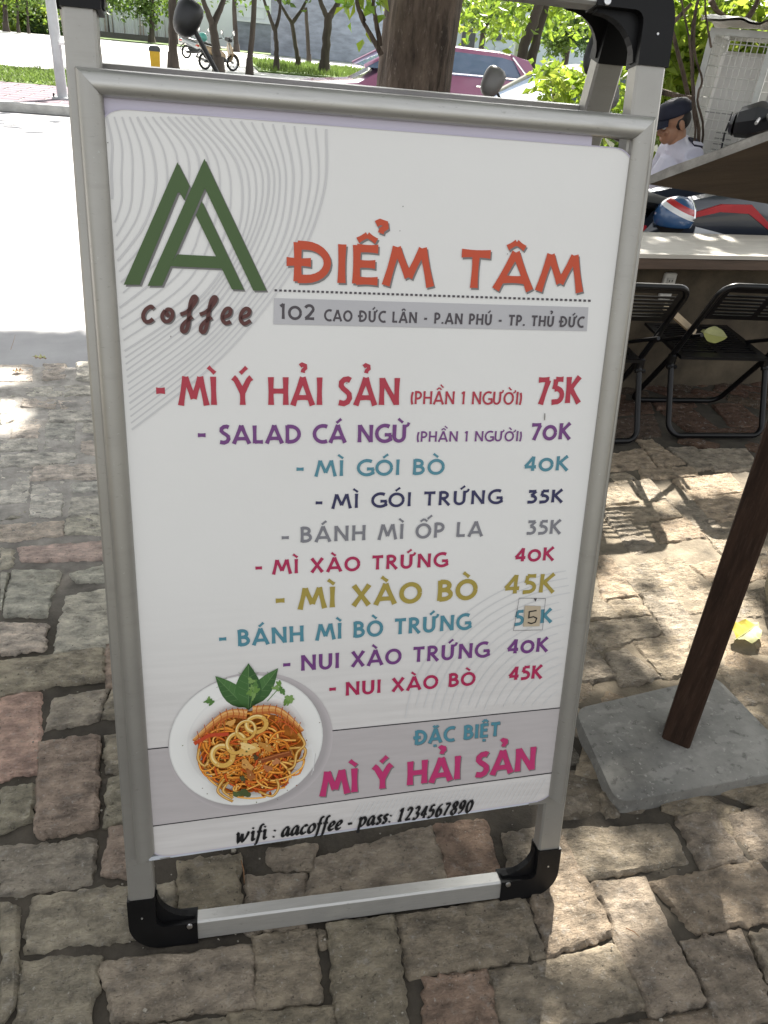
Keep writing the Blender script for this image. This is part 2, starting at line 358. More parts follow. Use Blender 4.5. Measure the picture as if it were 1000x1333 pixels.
fill(-2.4, .84, -.04, .24, .13, 15, 8, lambda x, y: y < 1.80 and y > .84 and x < .76, [(.2, .185, .155), (.23, .2, .165), (.22, .19, .15)])
fill(-1.6, -.9, -.1, .24, .13, 16, 14, lambda x, y: y < .86 and y > -.85, [(.17, .15, .12), (.2, .17, .14)])
fill(.75, EDGE-.9, 0, .22, .115, 16, 24, lambda x, y: y > 3.2 and y < 6.4 and x > .6, SHADED_RED)
tag(bm_.build('brick_pavement', M_brick, smooth=True, tint=True), kind='structure')
# bed of sand and soil the bricks are set in, flush with them near the street
b = MB(); x0, x1, y0, y1 = -3.6, 4.4, -1.2, EDGE-.012; st = .019
nx = int((x1-x0)/st); ny = int((y1-y0)/st); vs = []; cs = []
for j in range(ny+1):
    for i in range(nx+1):
        x = x0+(x1-x0)*i/nx; y = y0+(y1-y0)*j/ny
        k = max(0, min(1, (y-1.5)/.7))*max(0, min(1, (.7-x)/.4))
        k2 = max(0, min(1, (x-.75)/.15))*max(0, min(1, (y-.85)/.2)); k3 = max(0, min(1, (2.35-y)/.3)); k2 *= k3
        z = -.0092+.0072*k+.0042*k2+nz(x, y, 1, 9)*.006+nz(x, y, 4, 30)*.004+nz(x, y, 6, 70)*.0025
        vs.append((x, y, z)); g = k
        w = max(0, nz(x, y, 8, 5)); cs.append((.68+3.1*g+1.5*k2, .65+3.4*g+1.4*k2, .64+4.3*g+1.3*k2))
fs = [(j*(nx+1)+i, j*(nx+1)+i+1, (j+1)*(nx+1)+i+1, (j+1)*(nx+1)+i) for j in range(ny) for i in range(nx)]
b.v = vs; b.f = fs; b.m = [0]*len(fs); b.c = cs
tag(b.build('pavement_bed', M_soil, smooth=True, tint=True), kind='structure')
b = MB(); b.quad((.6, EDGE-.012, -.02), (7, EDGE-.012, -.02), (7, 6.6, -.02), (.6, 6.6, -.02)); tag(b.build('yard_ground', mat('yard_soil', (.12, .10, .08), .95, var=.3, scale=3, bump=.4)), kind='structure')
# ---- far side of the street
k1 = gp(0, 132, 0).y
b = MB(); b.box((-20, KY+.11, -.035), (70, .22, .15), bev=.02); tag(b.build('kerb', M_conc), kind='structure')
b = MB(); y2 = gp(0, 108, 0).y
for i in range(60):
    for j in range(9):
        w = .62; d = (y2-KY-.22)/9
        x = -14+i*w+(j % 2)*w/2
        b.add([(x, KY+.22+j*d, .03), (x+w-.03, KY+.22+j*d, .03), (x+w-.03, KY+.22+j*d+d-.03, .03), (x, KY+.22+j*d+d-.03, .03)], [(0, 1, 2, 3)])
o_ = b.build('far_pavement', M_pave); tag(o_, kind='structure')
b = MB(); b.box((0, (KY+.22+y2)/2, -.06), (80, y2-KY-.22, .16)); tag(b.build('far_pavement_base', M_conc), kind='structure')
y3 = gp(0, 88, 0).y
b = MB(); b.box((0, (y2+y3)/2, -.06), (80, y3-y2, .19)); tag(b.build('verge', M_turf), kind='structure')
def grass(name, x0, x1, y0, y1, z, n, h, label):
    b = MB()
    for i in range(n):
        x = random.uniform(x0, x1); y = random.uniform(y0, y1)
        if nz(x, y, 2, .9) < -.35: continue
        a = random.uniform(0, 6.28); hh = h*random.uniform(.4, 1.2); w = .035
        b.add([(x-w*math.cos(a), y-w*math.sin(a), z), (x+w*math.cos(a), y+w*math.sin(a), z), (x+random.uniform(-.08, .08), y+random.uniform(-.08, .08), z+hh)], [(0, 1, 2)])
    return tag(b.build(name, M_grass), label, 'grass', kind='stuff')
grass('grass', -7.5, 1, y2, y3, .035, 9000, .08, 'short green grass on the verge across the street')
b = MB(); b.box((-16, y3+.3, -.05), (40, .35, .2), bev=.02); tag(b.build('verge_kerb', M_conc), kind='structure')
M_far = mat('far_concrete_road', (.42, .42, .41), .9, var=.08, scale=.6)
b = MB(); b.quad((-60, y3+.5, -.03), (60, y3+.5, -.03), (60, 66, -.03), (-60, 66, -.03)); tag(b.build('far_road', M_far), kind='structure')
b = MB(); b.box((3, 69.3, -.01), (110, 6, .06)); tag(b.build('far_verge', M_turf), kind='structure')
g0 = gp(440, 97); g1 = gp(330, 76)
b = MB(); b.box((8.6, 42.5, -.0), (14, 15, .05)); tag(b.build('park_lawn', M_turf), kind='structure')
grass('grass', 1.7, 12, 35.2, 49.8, .02, 6000, .22, 'sunlit grass under the street trees in front of the gate')
# ================================================================ THE MENU BOARD
M_alu = mat('brushed_aluminium', (.50, .495, .475), .40, .72, var=.06, scale=30, bump=.03, bscale=200, stretch=(1, 12, 12))
M_alu2 = mat('anodised_aluminium', (.335, .325, .30), .36, .55, var=.07, scale=9, bump=.04, bscale=150)
SCUFF = [(9, .56, .72, (.22, .21, .185), .22, (1, 1, 5)), (70, .62, .70, (.16, .15, .13), .35, (1, 1, 3)), (160, .66, .72, (.6, .6, .58), .4, (1, 1, 1))]
layers(M_alu, SCUFF); layers(M_alu2, SCUFF)
M_black = mat('black_plastic', (.005, .005, .0055), .42, spec=.22, var=.3, scale=20, bump=.05, bscale=120)
M_screw = mat('screw_steel', (.6, .6, .6), .3, 1.0)
M_clear = mat('clear_sheet_edge', (.62, .66, .72), .2, .1, var=.1)
M_lilac = mat('lilac_backing_paper', (.55, .52, .62), .7, var=.03, scale=4)
def ink(name, col, rough=.42): return mat(name, col, rough, 0, .05, 5)
sign = thing('menu_board', P(.32, 1.12, 0), 'silver framed cafe menu board with green logo and coloured Vietnamese dishes', 'menu board')
K = 0.70/0.64                               # the sign's own scale against the measured 640 mm
W_, LB_, RB_ = .6394*K, .985*K, .962*K
# snap frame: convex rails mitred at the top corners
prof = [(0, -.006), (.0005, .002), (.003, .006), (.008, .0095), (.014, .0115), (.020, .0115), (.026, .0095), (.031, .006), (.0335, .001), (.0335, -.006)]
prof = [(o*.835, h) for o, h in prof]
b = MB()
b.loft([[P(o, o, h) for o, h in prof], [P(W_-o, o, h) for o, h in prof]]); b.build('top_rail', M_alu, sign, smooth=True)
profs = [(0, -.006), (0.0, .000), (.004, .0075), (.0075, .0105), (.013, .0115), (.020, .0110), (.027, .008), (.0325, .003), (.0335, .001), (.0335, -.006)]
profs = [(o*.835, h) for o, h in profs]
b = MB(); b.loft([[P(o, o, h) for o, h in profs], [P(o, LB_-o*.5, h) for o, h in profs]]); b.build('side_rail', M_alu2, sign, smooth=True)
b = MB(); b.loft([[P(W_-o, o, h) for o, h in profs], [P(W_-o, RB_-o*.5, h) for o, h in profs]]); b.build('side_rail', M_alu2, sign, smooth=True)
# lower rail of the open snap frame: only its thin track is left
b = MB()
def lowtrack(t, d, n): return P(.018+(W_-.045-.018)*t, LB_-.004+(RB_-LB_-.004)*t+d, n)
for d, nn in ((.000, -.001), (.004, -.003), (.008, -.005)):
    b.loft([[lowtrack(t, d+e, n) for e, n in ((0, nn), (.0022, nn), (.0022, nn-.004), (0, nn-.004))] for t in (0, 1)])
b.build('lower_track', M_clear, sign)
b = MB()
b.prism([(.017, LB_-.016), (.028, LB_-.024), (.05, LB_-.004), (.05, LB_+.004), (.035, LB_+.004)], (-.008, -.004), P)
b.prism([(W_-.02, RB_-.022), (W_-.008, RB_-.012), (W_-.03, RB_+.004), (W_-.06, RB_+.004), (W_-.06, RB_-.002)], (-.008, -.004), P)
b.build('track_end', M_alu2, sign)
# tubes of the front frame
BOT = 1.149*K; TOP = -.143*K
def tube_post(a0, a1, b0, b1, n0=-.034, n1=-.0065, f=P, name='post', m=None, s0=0.0, s1=0.0):
    b = MB(); r = .003
    o = [(a0+r, n0), (a1-r, n0), (a1, n0+r), (a1, n1-r), (a1-r, n1), (a0+r, n1), (a0, n1-r), (a0, n0+r)]
    o2 = [(x+(s0 if x < (a0+a1)/2 else s1), n) for x, n in o]
    b.loft([[f(x, b0, n) for x, n in o2], [f(x, b1, n) for x, n in o]]); return b.build(name, m or M_alu2, sign)
LA0, LA1, RA0, RA1 = -.0165*K, .0195*K, .612*K, .6485*K
tube_post(LA0, LA1, TOP+.03, BOT-.03, s0=.0085, s1=.004); tube_post(RA0, RA1, TOP+.03, BOT-.03)
def cross(b0, b1, a0, a1, f=P, name='bottom_tube', n0=-.034, n1=-.0065):
    b = MB(); r = .003
    o = [(b0+r, n0), (b1-r, n0), (b1, n0+r), (b1, n1-r), (b1-r, n1), (b0+r, n1), (b0, n1-r), (b0, n0+r)]
    b.loft([[f(a0, y, n) for y, n in o], [f(a1, y, n) for y, n in o]]); return b.build(name, M_alu, sign)
TW = LA1-LA0
cross(BOT-TW, BOT-.0015, .05*K, .60*K); cross(TOP+.0015, TOP+TW, .05*K, .60*K, name='top_tube')
ARM = .0965*K; ARV = .092*K
def joint(ax, by, sx, sy, f=P, n0=-.0365, n1=-.004):
    # L-shaped black elbow: outer corner at (ax, by), arms towards sx, sy, rounded outside, web inside
    t = TW+.003; b = MB(); ro = .052; ri = .012
    def q(x, y): return (ax+sx*x, by+sy*y)
    out = [q(0, ARV)]+[q(x, y) for x, y in poly_arc(ro, ro, ro, ro, 180, 270, 8)]+[q(ARM, 0), q(ARM, t)]
    out += [q(x, y) for x, y in poly_arc(t+ri, t+ri, ri, ri, 270, 180, 4)]+[q(t, ARV)]
    b.prism(out, (n0, n1), f)
    web = [q(t-.004, ARV-.006), q(t-.004, t-.004), q(ARM-.006, t-.004), q(ARM-.006, t+.002)]+[q(x, y) for x, y in poly_arc(ARM-.004, ARV-.004, ARM-.006-t, ARV-.008-t, 270, 180, 8)]
    b.prism(web, (n0+.009, n1-.011), f)
    j = b.build('corner_joint', M_black, sign)
    s = MB(); c = f(*q(ARM-.012, t-.005), n1); up = (f(0, 0, 1)-f(0, 0, 0))
    rot = up.to_track_quat('Z', 'Y').to_matrix()
    s.lathe([(.0001, .0022), (.0025, .0026), (.0045, .002), (.005, 0), (.005, -.002)], c, 10, rot); s.build('screw', M_screw, j, smooth=True)
    s = MB(); c = f(*q(t*.5, ARV-.035), n1)
    s.lathe([(.0001, .0004), (.0016, .0008), (.002, -.001)], c, 8, rot); s.build('rivet', M_screw, j)
    return j
JO = .0018
joint(LA0-JO, BOT+JO, 1, -1); joint(RA1+JO, BOT+JO, -1, -1); joint(LA0-JO+.0085, TOP-JO, 1, 1); joint(RA1+JO, TOP-JO, -1, 1)
# rear leaf of the A-frame, hinged behind the front one
RO = P(.018, TOP-.012, -.06); lean = math.radians(11)
RDn = Vector((0, math.sin(lean), -math.cos(lean))); RN = Vector((0, math.cos(lean), math.sin(lean)))   # down, outwards (away)
def Q(a, bb, n=0.0): return RO+PX*(a-.018)+RDn*(bb-TOP)+RN*n
RBT = TOP+(RO.z-.018)/math.cos(lean)
RR0, RR1 = .603*K, .6395*K
tube_post(LA0-.010, LA1-.010, TOP+.03, RBT-.03, .0, .0275, Q, 'rear_post'); tube_post(RR0, RR1, TOP+.03, RBT-.03, .0, .0275, Q, 'rear_post')
cross(TOP+.0015, TOP+TW, .06*K, .56*K, Q, 'rear_top_tube', 0, .0275); cross(RBT-TW, RBT-.0015, .06*K, .56*K, Q, 'rear_bottom_tube', 0, .0275)
for ax, by, sx, sy in ((LA0-.010-JO, TOP-JO, 1, 1), (RR1+JO, TOP-JO, -1, 1), (LA0-.010-JO, RBT+JO, 1, -1), (RR1+JO, RBT+JO, -1, -1)):
    joint(ax, by, sx, sy, Q, -.0025, .030)
rt = .1575+TOP
b = MB(); b.loft([[Q(LA0+.02+o, rt+o, .0275+h) for o, h in prof], [Q(RR1-.008-o, rt+o, .0275+h) for o, h in prof]]); b.build('rear_top_rail', M_alu, sign, smooth=True)
for s_ in (0, 1):
    b = MB(); f0 = (lambda o: LA0+.02+o) if s_ == 0 else (lambda o: RR1-.008-o)
    b.loft([[Q(f0(o), rt+o, .0275+h) for o, h in profs], [Q(f0(o), rt+.93*K-o, .0275+h) for o, h in profs]]); b.build('rear_side_rail', M_alu2, sign, smooth=True)
b = MB(); b.prism([(LA0+.03, rt+.01), (RR1-.02, rt+.01), (RR1-.02, rt+.92*K), (LA0+.03, rt+.92*K)], (.0245, .0275), Q); b.build('rear_panel', mat('white_panel', (.7, .7, .7), .5), sign)
for a_ in (LA0+.02, RR1-.02):               # hinge bolts that join the two leaves
    b = MB(); c = P(a_, TOP+.045, -.036); d = Q(a_+.004, TOP+.045, .002); b.tube([c, d], .004, 10); b.build('hinge_bolt', M_screw, sign)
# backing board, lilac paper and the printed poster
def rrect(a0, b0, a1, b1, r, lift=0):
    return poly_arc(a0+r, b0+r, r, r, 180, 270, 8)+poly_arc(a1-r, b0+r, r, r, 270, 360, 8)+poly_arc(a1-r, b1-r, r, r, 0, 90, 8)+poly_arc(a0+r, b1-r, r, r, 90, 180, 8)
def qd(u, v): return pan(u, v)
tl, tr, br, bl = pan(138, 139), pan(818, 193), pan(724, 1040), pan(190, 1119)
tl = (.020, tl[1]); tr = (W_-.020, tr[1]); br = (W_-.020, br[1]); bl = (.020, bl[1])
def rquad(pts, r):
    out = []
    n = len(pts)
    for i in range(n):
        p = Vector(pts[i]); a = (Vector(pts[i-1])-p).normalized(); c = (Vector(pts[(i+1) % n])-p).normalized()
        for k in range(9):
            t = k/8; A = p+a*r; B = p+c*r
            out.append(tuple((1-t)**2*A+2*t*(1-t)*p+t*t*B))
    return out
b = MB(); b.prism([(.015, .02), (.565*K, .02), (.565*K, RB_-.05), (.015, RB_-.03)], (-.0055, -.0035), P); b.build('lilac_backing', M_lilac, sign)
M_post = mat('poster_paper', (.75, .745, .73), .34, 0, .025, 2.2, bump=.10, bscale=6, spec=.5, bdist=.012)
def printed_fade(m):                        # the print runs from clean white down into a mauve, faintly planked ground
    nt = m.node_tree; L = nt.links.new; pb = nt.nodes['Principled BSDF']; src = pb.inputs['Base Color'].links[0].from_socket
    tc = nt.nodes.new('ShaderNodeTexCoord'); sp = nt.nodes.new('ShaderNodeSeparateXYZ'); L(tc.outputs['Object'], sp.inputs[0])
    mr = nt.nodes.new('ShaderNodeMapRange'); mr.interpolation_type = 'SMOOTHSTEP'; mr.inputs['From Min'].default_value = .55; mr.inputs['From Max'].default_value = .16; mr.inputs['To Max'].default_value = .9; L(sp.outputs['Z'], mr.inputs['Value'])
    mp = nt.nodes.new('ShaderNodeMapping'); mp.inputs['Rotation'].default_value = (0, .5, 0); mp.inputs['Scale'].default_value = (3, 3, 40); L(tc.outputs['Object'], mp.inputs[0])
    n = nt.nodes.new('ShaderNodeTexNoise'); n.inputs['Scale'].default_value = 3; n.inputs['Detail'].default_value = 5; L(mp.outputs[0], n.inputs['Vector'])
    r = nt.nodes.new('ShaderNodeValToRGB'); r.color_ramp.elements[0].position = .35; r.color_ramp.elements[1].position = .65; r.color_ramp.elements[0].color = (.555, .53, .515, 1); r.color_ramp.elements[1].color = (.63, .605, .59, 1); L(n.outputs['Fac'], r.inputs[0])
    x = nt.nodes.new('ShaderNodeMix'); x.data_type = 'RGBA'; L(mr.outputs[0], x.inputs['Factor']); L(src, x.inputs['A']); L(r.outputs[0], x.inputs['B']); L(x.outputs['Result'], pb.inputs['Base Color'])
printed_fade(M_post)
b = MB(); pq = rquad([tl, tr, br, bl], .034); b.prism(pq, (-.0022, -.0004), P); poster = b.build('poster', M_post, sign)
b = MB()
for i in range(len(pq)):
    p0 = Vector(pq[i]); p1 = Vector(pq[(i+1) % len(pq)]); c = Vector((.35, .5))
    for q in (0,):
        b.quad(P(*p0, .0005), P(*p1, .0005), P(*(p1+(c-p1).normalized()*.0014), .0005), P(*(p0+(c-p0).normalized()*.0014), .0005))
b.build('cut_edge', mat('paper_edge', (.50, .47, .58), .6), poster)
# ---- flat printing: everything below lies in the poster's plane, fractions of a millimetre apart
def flat(b, pts, n):
    b.add([P(x, y, n) for x, y in pts], [tuple(range(len(pts)))])
def ribbon(b, pts, w, n, nib=None):
    pts = [Vector((p[0], p[1])) for p in pts]; L = []; Rr = []
    m = len(pts)
    for i, p in enumerate(pts):
        d0 = (pts[i]-pts[i-1]) if i else (pts[1]-pts[0]); d1 = (pts[i+1]-pts[i]) if i < m-1 else d0
        t = (d0.normalized()+d1.normalized())
        if t.length < 1e-6: t = d1
        t.normalize(); nn = Vector((-t.y, t.x))
        k = 1/max(.6, nn.dot(Vector((-d1.normalized().y, d1.normalized().x))))
        hw = (w[i] if isinstance(w, (list, tuple)) else w)/2
        if nib: hw = hw*(nib[1]+(1-nib[1])*abs(t.x*nib[0][1]-t.y*nib[0][0]))
        L.append(p+nn*hw*k); Rr.append(p-nn*hw*k)
    vs = [P(q.x, q.y, n) for q in L]+[P(q.x, q.y, n) for q in Rr]
    b.add(vs, [(i, i+1, m+i+1, m+i) for i in range(m-1)])
A_ = poly_arc
GL = {  # capitals drawn as pen strokes: advance width, strokes (y upwards, capital height 1)
 'A': (.86, [[(.05, -.02), (.43, 1)], [(.43, 1), (.81, -.02)], [(.2, .27), (.68, .27)]]),
 'B': (.62, [[(.1, 0), (.1, 1)], [(.1, .93)]+A_(.26, .73, .22, .2, 90, -90, 7)+[(.1, .53)], [(.1, .53)]+A_(.28, .3, .27, .23, 90, -90, 7)+[(.1, .07)]]),
 'C': (.72, [A_(.52, .5, .44, .46, 62, 298, 14)]),
 'D': (.78, [[(.1, 0), (.1, 1)], [(.1, .93), (.26, .93)]+A_(.26, .5, .43, .43, 90, -90, 12)[1:]+[(.1, .07)]]),
 'E': (.56, [[(.1, 0), (.1, 1)], [(.1, .92), (.53, .92)], [(.1, .52), (.48, .52)], [(.1, .08), (.54, .08)]]),
 'G': (.78, [A_(.5, .5, .43, .46, 58, 325, 15), [(.5, .42), (.84, .42)], [(.79, .42), (.79, .06)]]),
 'H': (.76, [[(.1, 0), (.1, 1)], [(.66, 0), (.66, 1)], [(.1, .5), (.66, .5)]]),
 'I': (.2, [[(.1, 0), (.1, 1)]]),
 'K': (.66, [[(.1, 0), (.1, 1)], [(.58, 1), (.16, .5)], [(.2, .56), (.63, -.02)]]),
 'L': (.52, [[(.1, 0), (.1, 1)], [(.1, .08), (.5, .08)]]),
 'M': (1.04, [[(.05, -.02), (.25, 1)], [(.25, .98), (.52, .22)], [(.52, .22), (.79, .98)], [(.79, 1), (.99, -.02)]]),
 'N': (.80, [[(.1, 0), (.1, 1)], [(.1, .96), (.70, .04)], [(.70, 0), (.70, 1)]]),
 'O': (.86, [A_(.43, .48, .37, .43, 0, 360, 22)]),
 'P': (.60, [[(.1, 0), (.1, 1)], [(.1, .93)]+A_(.27, .68, .25, .25, 90, -90, 8)+[(.1, .43)]]),
 'R': (.66, [[(.1, 0), (.1, 1)], [(.1, .93)]+A_(.27, .71, .23, .22, 90, -90, 8)+[(.1, .49)], [(.24, .5), (.62, -.02)]]),
 'S': (.56, [[(.5, .9), (.40, .95), (.26, .93), (.15, .83), (.14, .70), (.22, .60), (.36, .50), (.46, .40), (.48, .25), (.40, .11), (.26, .05), (.06, .09)]]),
 'T': (.66, [[(.33, 0), (.33, .95)], [(.02, .92), (.64, .92)]]),
 'U': (.74, [[(.1, 1), (.1, .4)]+A_(.36, .34, .26, .29, 180, 360, 10)[1:]+[(.62, 1)]]),
 'X': (.74, [[(.07, 1), (.67, 0)], [(.67, 1), (.07, 0)]]),
 'Y': (.74, [[(.03, .98), (.13, .90), (.37, .45)], [(.71, .98), (.61, .90), (.37, .45)], [(.37, .5), (.37, 0)]]),
 '0': (.74, [A_(.37, .42, .31, .38, 0, 360, 20)]),
 '1': (.34, [[(.2, 0), (.2, 1)], [(.2, .96), (.04, .82)]]),
 '2': (.6, [A_(.28, .7, .22, .24, 160, -20, 9)+[(.3, .32), (.08, .07)], [(.06, .08), (.56, .08)]]),
 '3': (.54, [[(.06, .92), (.46, .92)], [(.46, .92), (.22, .58)], [(.2, .58)]+A_(.22, .32, .25, .25, 80, -110, 9)+[(.02, .08)]]),
 '4': (.62, [[(.44, 0), (.44, 1)], [(.44, .96), (.05, .3)], [(.03, .28), (.6, .28)]]),
 '5': (.54, [[(.16, .92), (.5, .92)], [(.17, .92), (.12, .55)], [(.12, .56), (.25, .57)]+A_(.24, .31, .24, .25, 75, -100, 8)+[(.02, .05)]]),
 '7': (.56, [[(.05, .92), (.54, .92)], [(.5, .9), (.2, -.02)]]),
 '-': (.42, [[(.06, .42), (.36, .42)]]), '.': (.2, [[(.1, 0), (.1, .16)]]),
 '(': (.24, [A_(.34, .45, .24, .62, 130, 230, 8)]), ')': (.24, [A_(-.1, .45, .24, .62, 50, -50, 8)]),
 ' ': (.36, []),
}
MARK = {
 'grave': [[(-.17, 1.34), (.07, 1.12)]], 'acute': [[(.17, 1.34), (-.07, 1.12)]],
 'hook': [[(-.10, 1.40), (-.02, 1.46), (.09, 1.42), (.10, 1.33), (.02, 1.26), (.0, 1.17)]],
 'circ': [[(-.19, 1.12), (0, 1.27)], [(0, 1.27), (.19, 1.12)]], 'breve': [A_(0, 1.28, .16, .15, 200, 340, 8)],
 'dot': [[(0, -.14), (0, -.30)]],
 'horn': [[(0, .9), (.13, .97), (.18, 1.12)]], 'bar': [[(-.12, .5), (.36, .5)]],
}
DEC = {'Đ': 'D bar', 'Ể': 'E circ hook2', 'Â': 'A circ', 'Ứ': 'U horn acute', 'Ú': 'U acute', 'Ủ': 'U hook', 'Ì': 'I grave', 'Ý': 'Y acute', 'Ả': 'A hook', 'Ầ': 'A circ grave2', 'Ư': 'U horn',
       'Ờ': 'O horn grave', 'Á': 'A acute', 'Ừ': 'U horn grave', 'Ó': 'O acute', 'Ò': 'O grave', 'Ố': 'O circ acute2', 'À': 'A grave', 'Ặ': 'A breve dot', 'Ệ': 'E circ dot'}
TOPX = {'A': .43, 'E': .3, 'I': .1, 'Y': .37, 'O': .43, 'U': .36, 'D': 0}
def glyphs(text, sp=.13):
    x = 0; out = []
    for ch in text:
        d = [' '] if ch == ' ' else DEC.get(ch, ch).split(); w, st = GL[d[0]]
        for s in st: out.append([(x+p[0], p[1]) for p in s])
        for mk in d[1:]:
            dx = TOPX.get(d[0], .4); dy = 0; nm = mk
            if mk.endswith('2'): nm = mk[:-1]; dx += .27; dy = .16
            if nm == 'horn': dx = w-.07
            for s in MARK[nm]: out.append([(x+dx+p[0], p[1]+dy) for p in s])
            if nm == 'horn': x += .1
        x += w+sp
    return out, x-sp
def frame_of(p0, p1, cap_px):
    a = Vector(pan(*p0)); c = Vector(pan(*p1)); up = Vector(pan(p0[0], p0[1]-cap_px))-a
    return a, c-a, up.length
INKN = [0]
def letters(text, p0, p1, cap, m, weight0=.17, sp=.13, name='lettering', shadow=None, lift=.0005):
    gs, tw = glyphs(text, sp); o, dirv, ch = frame_of(p0, p1, cap)
    sx = dirv.length/tw; e = dirv.normalized(); up = Vector((e.y, -e.x))
    def tr(p): return o+e*p[0]*sx+up*p[1]*ch
    def draw(b, off, n0):
        k = 0
        for s in gs:
            pts = [tr(p)+off for p in s]; weight = weight0*(.74 if max(p[1] for p in s) > 1.06 and len(s) != 2 else .72 if min(p[1] for p in s) > 1.02 else 1)
            if len(pts) == 2:
                pts = [pts[0].lerp(pts[1], t/6) for t in range(7)]
                w = [weight*ch*(.90+.20*abs(2*t/6-1)**1.8) for t in range(7)]
            else:
                mm = len(pts)-1; w = [weight*ch*(.94+.14*abs(2*t/mm-1)**2.5) for t in range(mm+1)] if (Vector(s[0])-Vector(s[-1])).length > .01 else weight*ch*.96
            ribbon(b, pts, w, n0+k*.000012); k += 1
    if shadow:
        b = MB(); draw(b, Vector((.0016, .0020))*(ch/.04), lift-.00012 if lift > .0006 else .00034); b.build('printed_shade', shadow, poster)
    b = MB(); draw(b, Vector((0, 0)), lift); return b.build(name, m, poster)
I_or = ink('orange_ink', (.52, .060, .014)); I_red = ink('red_ink', (.42, .028, .055)); I_pur = ink('purple_ink', (.16, .045, .20)); I_teal = ink('teal_ink', (.075, .24, .31))
I_navy = ink('navy_ink', (.025, .025, .09)); I_gry = ink('grey_ink', (.20, .20, .225)); I_crim = ink('crimson_ink', (.40, .016, .085)); I_must = ink('mustard_ink', (.36, .28, .055))
I_pink = ink('magenta_ink', (.48, .035, .15)); I_blk = ink('black_ink', (.008, .008, .010)); I_shade = ink('grey_print', (.17, .165, .165)); I_dgry = ink('dark_grey_ink', (.06, .05, .06))
letters('ĐIỂM TÂM', (381, 366), (757, 380), 51, I_or, .212, .10, shadow=I_shade)
letters('102', (364, 415), (410, 416.5), 20, I_dgry, .19)
letters('CAO ĐỨC LÂN - P.AN PHÚ - TP. THỦ ĐỨC', (422, 417.5), (759, 426), 14.5, I_dgry, .2, .17)
letters('MÌ Ý HẢI SẢN', (234, 527), (519, 527), 37, I_red, .195, .12); letters('-', (202, 524), (218, 524), 37, I_red, .22)
letters('(PHẦN 1 NGƯỜI)', (534, 526), (679, 526.5), 17, I_red, .16, .10); letters('75K', (698, 526), (754, 524), 34, I_red, .2)
letters('SALAD CÁ NGỪ', (285, 577.5), (531, 575), 23.5, I_pur, .21, .12); letters('-', (256, 576), (270, 576), 23, I_pur, .22)
letters('(PHẦN 1 NGƯỜI)', (542, 575), (679, 574), 13.5, I_pur, .17, .12); letters('70K', (690, 572.5), (742, 571.5), 21, I_pur, .22)
letters('MÌ GÓI BÒ', (410, 620), (578, 617), 20.5, I_teal, .2, .15); letters('-', (384, 619), (397, 619), 20, I_teal, .21); letters('40K', (682, 613), (739, 612), 18.5, I_teal, .22)
letters('MÌ GÓI TRỨNG', (432, 662), (652, 655), 18.5, I_navy, .2, .17); letters('-', (409, 662), (421, 662), 18, I_navy, .21); letters('35K', (686, 655), (732, 653.5), 16.5, I_navy, .23)
letters('BÁNH MÌ ỐP LA', (391, 706), (628, 697.5), 20, I_gry, .19, .17); letters('-', (365, 708), (378, 707.5), 19, I_gry, .2); letters('35K', (685, 695.8), (729.5, 694.4), 18, I_gry, .2)
letters('MÌ XÀO TRỨNG', (355, 747.5), (581, 737), 18.5, I_crim, .21, .17); letters('-', (331, 747), (343, 746.5), 18, I_crim, .22); letters('40K', (670, 731), (720.5, 729), 17, I_crim, .22)
letters('MÌ XÀO BÒ', (389, 793), (620, 779), 27, I_must, .22, .15); letters('-', (357, 793), (373, 792), 26, I_must, .22); letters('45K', (656, 773), (721, 770.5), 24, I_must, .2)
letters('BÁNH MÌ BÒ TRỨNG', (310, 841), (611, 818.5), 21, I_teal, .2, .15); letters('-', (284, 841), (297, 840), 21, I_teal, .2)
letters('5', (669, 814), (681, 813), 19, I_teal, .21); letters('K', (703.5, 811), (718, 809.5), 17.5, I_teal, .24)
letters('NUI XÀO TRỨNG', (392, 873), (635, 854.5), 20, I_pur, .2, .15); letters('-', (367, 874), (380, 873), 20, I_pur, .21); letters('40K', (660, 851), (712.5, 847.5), 18, I_pur, .22)
letters('NUI XÀO BÒ', (450, 905.5), (618, 891), 17.5, I_crim, .21, .15); letters('-', (427, 905), (439, 904), 18, I_crim, .22); letters('45K', (662, 885.5), (705, 882.5), 17, I_crim, .22)
letters('ĐẶC BIỆT', (540, 969), (650, 957), 18, I_teal, .21, .15, shadow=I_shade, lift=.0009)
letters('MÌ Ý HẢI SẢN', (418, 1036), (695, 1001), 31, I_pink, .22, .12, shadow=I_shade, lift=.0009)
# green double-A logo
def logo_px(p): return pan(100+p[0]/2.857, 100+p[1]/2.857)
LOGO = [[(375, 318), (420, 407), (400, 460), (383, 430), (375, 432), (235, 773), (175, 773)], [(475, 305), (477, 415), (318, 777), (264, 777)], [(475, 305), (706, 795), (657, 795), (477, 415)],
        [(465, 462), (622, 792), (577, 790), (443, 515)], [(374, 660), (520, 668), (541, 713), (347, 704)]]
M_logo = ink('green_ink', (.047, .098, .020)); b = MB(); bs = MB()
for i, q in enumerate(LOGO):
    pts = [Vector(logo_px(p)) for p in q]
    flat(bs, [p+Vector((.0020, .0022)) for p in pts], .0004+i*.00003); flat(b, pts, .0012+i*.00005)
bs.build('printed_shade', I_shade, poster); b.build('logo', M_logo, poster)
